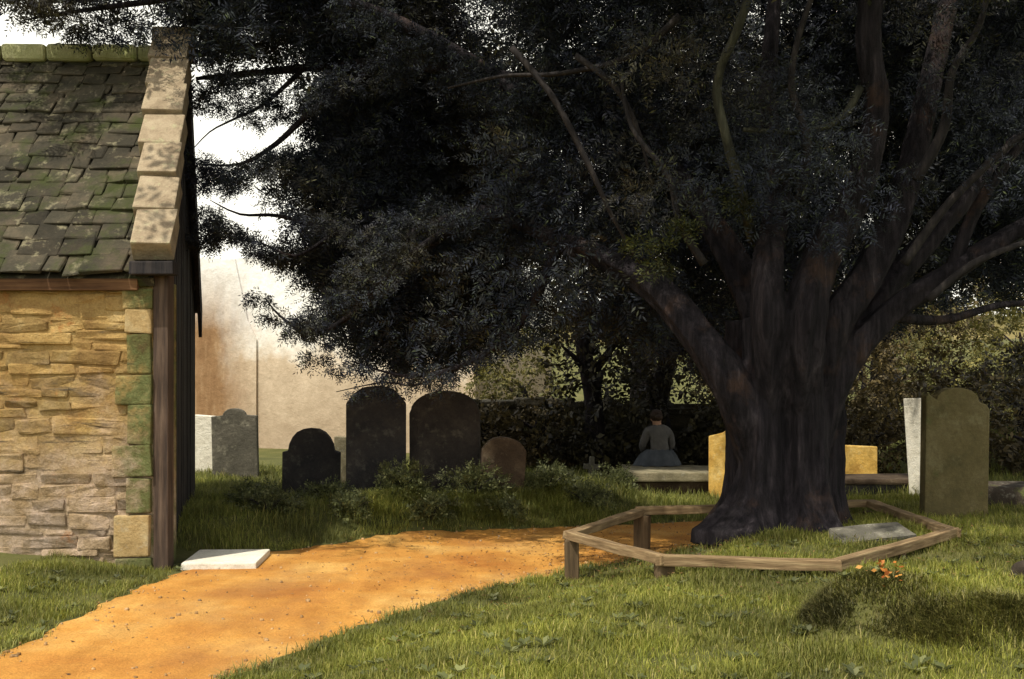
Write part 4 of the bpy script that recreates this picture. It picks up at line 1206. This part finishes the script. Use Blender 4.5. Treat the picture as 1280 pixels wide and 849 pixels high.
# blouse: its own skin over torso and upper arms
cv = [(0, -0.005, 0.14), (0, -0.015, 0.27), (-0.01, -0.005, 0.42), (-0.015, 0.015, 0.555), (-0.022, 0.034, 0.635),
      (0.155, 0.02, 0.525), (0.23, 0.06, 0.31), (0.165, 0.26, 0.21), (-0.18, 0.03, 0.525), (-0.25, 0.08, 0.31), (-0.165, 0.27, 0.21)]
ce = [(0, 1), (1, 2), (2, 3), (3, 4), (3, 5), (5, 6), (6, 7), (3, 8), (8, 9), (9, 10)]
crd = [(.175, .14), (.152, .118), (.162, .118), (.11, .09), .064, .078, .064, .048, .078, .064, .048]
skin_mesh('blouse', cv, ce, crd, M['blouse'], wm)
# long skirt: flared and folded over the slab, thighs and shins
V, Fc = [], []
n1, n2 = 48, 16
for i in range(n2):
    t = i / (n2 - 1)
    for j in range(n1):
        th = 2 * math.pi * j / n1
        fold = 1 + (0.015 + 0.05 * t) * math.sin(9 * th + 1.3 * math.sin(3 * th)) + 0.04 * t * math.sin(17 * th)
        a = 0.18 + 0.15 * t + 0.05 * t * (math.cos(th) < 0) * -math.cos(th)
        x = a * math.cos(th) * fold
        y = (0.12 + 0.15 * t) * math.sin(th) * fold
        z = 0.25 - 0.24 * t ** 1.5 + 0.008 * math.sin(11 * th)
        if math.sin(th) > 0:     # drawn forward over the knees and down
            y += 0.36 * t * math.sin(th)
            z -= 0.42 * max(0, t - 0.62) * math.sin(th) - 0.05 * math.sin(th) * t
        V.append((x, y, max(z, 0.006) if y < 0.18 else z))
for i in range(n2 - 1):
    for j in range(n1):
        a0, a1 = i * n1 + j, i * n1 + (j + 1) % n1
        Fc.append((a0, a1, a1 + n1, a0 + n1))
mesh_py('skirt', V, Fc, M['skirt'], wm, smooth=True)

# ------------------------------------------------------------------ grass
def keep_off(x, y):
    k = in_poly(x, y, PATH_POLY)
    k |= (y > 9.06) & (y < 13) & (x < -2.865 - (y - 9.1) * 0.2237)
    k |= (np.abs(x + 2.46) < 0.32) & (np.abs(y - 9.47) < 0.37)
    k |= np.hypot(x - YX, y - YY) < 0.52
    k |= (np.abs(x - 2.2) < 0.68) & (np.abs(y - 15.1) < 0.64)
    k |= (np.abs(x - 4.22) < 0.53) & (np.abs(y - 12.9) < 0.33)
    return k


def blades(n, x0, x1, y0, y1, hr, wr, cond=None, lean=0.45):
    x = rng.uniform(x0, x1, n); y = rng.uniform(y0, y1, n)
    # tufted: thin by a lumpy density
    dens = 0.5 + 0.28 * np.sin(x * 7.1 + 2 * np.sin(y * 3.3)) + 0.28 * np.sin(y * 8.3 + 2 * np.sin(x * 2.7))
    k = ~keep_off(x, y) & (rng.uniform(0, 1, n) < 0.48 + 0.52 * dens)
    k &= (x / y < 0.68) & (x / y > -0.56)
    if cond is not None: k &= cond(x, y)
    x, y, dens = x[k], y[k], dens[k]
    n = len(x)
    z = height(x, y) - 0.008
    hh = rng.uniform(hr[0], hr[1], n) * (0.65 + 0.6 * dens) * rng.choice([1, 1, 1, 1.35], n)
    w = rng.uniform(wr[0], wr[1], n)
    a = rng.uniform(0, 2 * math.pi, n)
    d = np.stack([np.cos(a), np.sin(a), np.zeros(n)], 1)
    s = np.stack([-np.sin(a), np.cos(a), np.zeros(n)], 1)
    ln = np.abs(rng.normal(lean, 0.25, n))
    b = np.stack([x, y, z], 1)
    up = np.array([0, 0, 1.0])
    m1 = b + up * (hh * 0.55)[:, None] + d * (hh * ln * 0.3)[:, None]
    tp = b + up * (hh * (1 - 0.25 * ln))[:, None] + d * (hh * ln)[:, None]
    sw = s * (w / 2)[:, None]
    V = np.concatenate([b - sw, b + sw, m1 + sw * 0.8, m1 - sw * 0.8, tp + sw * 0.15, tp - sw * 0.15], 0)
    i = np.arange(n)
    Q = np.concatenate([np.stack([i, i + n, i + 2 * n, i + 3 * n], 1), np.stack([i + 3 * n, i + 2 * n, i + 4 * n, i + 5 * n], 1)], 0)
    return V, Q


def verge(line, n):
    k = rng.integers(0, len(line) - 1, n)
    t = rng.uniform(0, 1, n)
    p = line[k] * (1 - t)[:, None] + line[k + 1] * t[:, None] + rng.normal(0, 0.035, (n, 2))
    ok = (p[:, 1] > 4.2) & (rng.uniform(0, 1, n) < 0.45 + 0.55 * np.sin(k * 0.8 + 2 * np.sin(k * 0.23)))
    ok &= ~((np.abs(p[:, 0] + 2.46) < 0.36) & (np.abs(p[:, 1] - 9.47) < 0.42))
    x, y = p[ok, 0], p[ok, 1]
    m = len(x)
    hh = rng.uniform(0.025, 0.085, m); w = rng.uniform(0.003, 0.007, m)
    a = rng.uniform(0, 2 * math.pi, m); ln = np.abs(rng.normal(0.7, 0.3, m))
    d = np.stack([np.cos(a), np.sin(a), np.zeros(m)], 1); s = np.stack([-np.sin(a), np.cos(a), np.zeros(m)], 1)
    b = np.stack([x, y, height(x, y) - 0.005], 1); up = np.array([0, 0, 1.0])
    m1 = b + up * (hh * 0.55)[:, None] + d * (hh * ln * 0.3)[:, None]
    tp = b + up * (hh * (1 - 0.25 * np.minimum(ln, 2)))[:, None] + d * (hh * ln)[:, None]
    sw = s * (w / 2)[:, None]
    V = np.concatenate([b - sw, b + sw, m1 + sw * 0.8, m1 - sw * 0.8, tp + sw * 0.15, tp - sw * 0.15], 0)
    i = np.arange(m)
    return V, np.concatenate([np.stack([i, i + m, i + 2 * m, i + 3 * m], 1), np.stack([i + 3 * m, i + 2 * m, i + 4 * m, i + 5 * m], 1)], 0)


def merge(parts):
    Vs, Qs, off = [], [], 0
    for v, q in parts:
        Vs.append(v); Qs.append(q + off); off += len(v)
    return np.concatenate(Vs), np.concatenate(Qs)


dirt = lambda x, y: ~((np.hypot((x - 1.1) / 0.75, (y - 9.3) / 1.0) < 1) & (rng.uniform(0, 1, len(x)) < 0.85))
V, Q = merge([blades(210000, -3.8, 4.2, 4.3, 9.2, (0.025, 0.065), (0.003, 0.0065), dirt),
              blades(45000, 4.2, 6.2, 5.5, 9.0, (0.025, 0.065), (0.003, 0.0065)),
              blades(110000, -2.8, 3.4, 4.3, 6.8, (0.018, 0.045), (0.0025, 0.005), dirt),
              blades(85000, 0.2, 7.5, 8.5, 12.2, (0.03, 0.08), (0.004, 0.008), dirt)])
tag(mesh_np('grass', V, Q, M['grass']), 'short green turf beside the path and round the fence', 'grass', kind='stuff')
V, Q = merge([blades(85000, -4.6, 2.6, 9.9, 13.8, (0.05, 0.13), (0.004, 0.009), lambda x, y: -(x + 2.27) * 0.516 + (y - 10.0) * 0.857 > -0.05, lean=0.55),
              blades(50000, -6.5, 8.0, 12.0, 17.4, (0.05, 0.14), (0.006, 0.012)),
              *[blades(9000, cx - .45, cx + .45, cy - .4, cy + .4, (0.07, 0.15), (0.004, 0.009), lambda x, y, cx=cx, cy=cy: np.hypot(x - cx, y - cy) < 0.42, lean=0.75) for cx, cy in ((-1.25, 11.7), (-.35, 12.0), (.45, 12.5))],
              blades(60000, -5.5, 0.5, 13.4, 17, (0.05, 0.12), (0.007, 0.014)),
              verge(PL, 9000), verge(PR, 9000)])
tag(mesh_np('rough_grass', V, Q, M['rough_grass']), 'long rough grass on the bank in front of the headstones', 'grass', kind='stuff')

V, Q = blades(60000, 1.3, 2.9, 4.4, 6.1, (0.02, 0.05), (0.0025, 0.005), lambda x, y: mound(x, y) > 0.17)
tag(mesh_np('sun_tinted_grass', V, Q, M['crest_light']), 'yellow green grass tinted as if sunlit on the crest of the grave mound in the right foreground', 'grass', kind='stuff')
def near_shade(x, y):
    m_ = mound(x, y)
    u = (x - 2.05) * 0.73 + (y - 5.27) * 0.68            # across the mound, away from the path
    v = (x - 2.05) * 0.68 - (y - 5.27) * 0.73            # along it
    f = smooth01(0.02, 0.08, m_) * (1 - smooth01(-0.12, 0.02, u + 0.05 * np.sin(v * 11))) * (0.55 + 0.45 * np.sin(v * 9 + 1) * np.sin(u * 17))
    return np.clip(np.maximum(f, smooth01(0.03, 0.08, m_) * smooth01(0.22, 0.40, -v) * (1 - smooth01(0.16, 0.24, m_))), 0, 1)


V, Q = blades(260000, 1.2, 2.8, 4.3, 6.1, (0.03, 0.08), (0.003, 0.006), lambda x, y: near_shade(x, y) > rng.uniform(0.1, 1.0, len(x)), lean=0.8)
tag(mesh_np('shade_tinted_grass', V, Q, M['mound_shade']), 'grass coloured dark as shade on the near slope of the grave mound', 'grass', kind='stuff')

# fallen leaves on the mound's crest
n = 34
lx = rng.normal(1.83, 0.05, n); ly = rng.normal(5.40, 0.05, n)
C = np.stack([lx, ly, height(lx, ly) + rng.uniform(0.03, 0.055, n)], 1)
d = unit(rng.normal(size=(n, 3)) * np.array([1, 1, 0.35]))
s = unit(np.cross(d, rng.normal(size=(n, 3)) * 0.5 + np.array([0, 0, 1.0])))
l = rng.uniform(0.02, 0.04, n)[:, None]
V = np.stack([C, C + d * l * 0.5 + s * l * 0.3, C + d * l, C + d * l * 0.5 - s * l * 0.3], 1).reshape(-1, 3)
tag(mesh_np('fallen_leaves', V, np.arange(len(V)).reshape(-1, 4), M['dead_leaf']), 'orange fallen leaves on the crest of the grave mound', 'leaves', kind='stuff')

# loose pebbles on the path
n = 800
t = rng.uniform(0, 1, n); k = rng.integers(5, 140, n)
e = np.where(rng.uniform(0, 1, n) < 0.5, t, np.where(t < 0.5, t * 0.25, 1 - (1 - t) * 0.25))
p = PL[k] * (1 - e)[:, None] + PR[k] * e[:, None] + rng.normal(0, 0.03, (n, 2))
r = rng.uniform(0.003, 0.009, n) * rng.choice([1, 1, 1, 1.7], n)
c = np.stack([p[:, 0], p[:, 1], height(p[:, 0], p[:, 1]) + 0.006 + r * 0.3], 1)
cube = np.array([(-1, -1, -1), (1, -1, -1), (1, 1, -1), (-1, 1, -1), (-.7, -.7, .8), (.7, -.7, .8), (.7, .7, .8), (-.7, .7, .8)], float)
V = (c[:, None, :] + (cube[None] + rng.normal(0, 0.22, (n, 8, 3))) * r[:, None, None] * rng.uniform(0.6, 1.2, (n, 1, 3))).reshape(-1, 3)
fq = np.array([(0, 3, 2, 1), (4, 5, 6, 7), (0, 1, 5, 4), (1, 2, 6, 5), (2, 3, 7, 6), (3, 0, 4, 7)])
Q = (np.arange(n)[:, None, None] * 8 + fq[None]).reshape(-1, 4)
tag(mesh_np('pebbles', V, Q, M['pebble']), 'loose ochre pebbles scattered over the gravel path', 'pebbles', kind='stuff')

# brown needles and leaf litter under the yew and along the path
n = 5200
ang = rng.uniform(0, 2 * math.pi, n); rad = np.abs(rng.normal(0, 2.6, n)) + 0.4
lx = YX - 0.8 + rad * np.cos(ang); ly = YY + 0.4 + rad * np.sin(ang) * 0.9
k = (ly > 4.4) & (ly < 13.5) & (np.hypot(lx - YX, ly - YY) > 0.5) & (lx > -2.7)
lx, ly = lx[k], ly[k]; n = len(lx)
onp = in_poly(lx, ly, PATH_POLY)
C = np.stack([lx, ly, height(lx, ly) + np.where(onp, 0.010, rng.uniform(0.02, 0.05, n))], 1)
d = unit(rng.normal(size=(n, 3)) * np.array([1, 1, 0.15]))
s_ = unit(np.cross(d, rng.normal(size=(n, 3)) * 0.3 + np.array([0, 0, 1.0])))
l = rng.uniform(0.012, 0.034, n)[:, None]
V = np.stack([C, C + d * l * 0.5 + s_ * l * 0.22, C + d * l + np.array([0, 0, 0.003]), C + d * l * 0.5 - s_ * l * 0.22], 1).reshape(-1, 3)
tag(mesh_np('leaf_litter', V, np.arange(len(V)).reshape(-1, 4), M['litter']), 'brown leaf litter dropped on the path and turf beneath the yew', 'leaf litter', kind='stuff')
# broad-leaved weeds in the turf
n = 420
wxs = rng.uniform(-3.6, 4.2, n * 3); wys = rng.uniform(4.3, 9.5, n * 3)
k = ~keep_off(wxs, wys) & (np.abs(wxs / wys) < 0.5)
wxs, wys = wxs[k][:n], wys[k][:n]
VV = []
for x, y in zip(wxs, wys):
    z = H(x, y) + 0.012
    sz = random.uniform(0.025, 0.06)
    for q in range(random.randint(5, 8)):
        a = q * 1.05 + random.uniform(-0.3, 0.3)
        d = np.array([math.cos(a), math.sin(a), random.uniform(0.25, 0.8)]); sd_ = np.array([-math.sin(a), math.cos(a), 0])
        c0 = np.array([x, y, z])
        VV.append([c0, c0 + d * sz * 0.55 + sd_ * sz * 0.28, c0 + d * sz * np.array([1, 1, 0.8]), c0 + d * sz * 0.55 - sd_ * sz * 0.28])
VV = np.array(VV).reshape(-1, 3)
tag(mesh_np('turf_weeds', VV, np.arange(len(VV)).reshape(-1, 4), M['bush_leaf']), 'small broad leaved weeds scattered through the turf', 'weeds', kind='stuff')
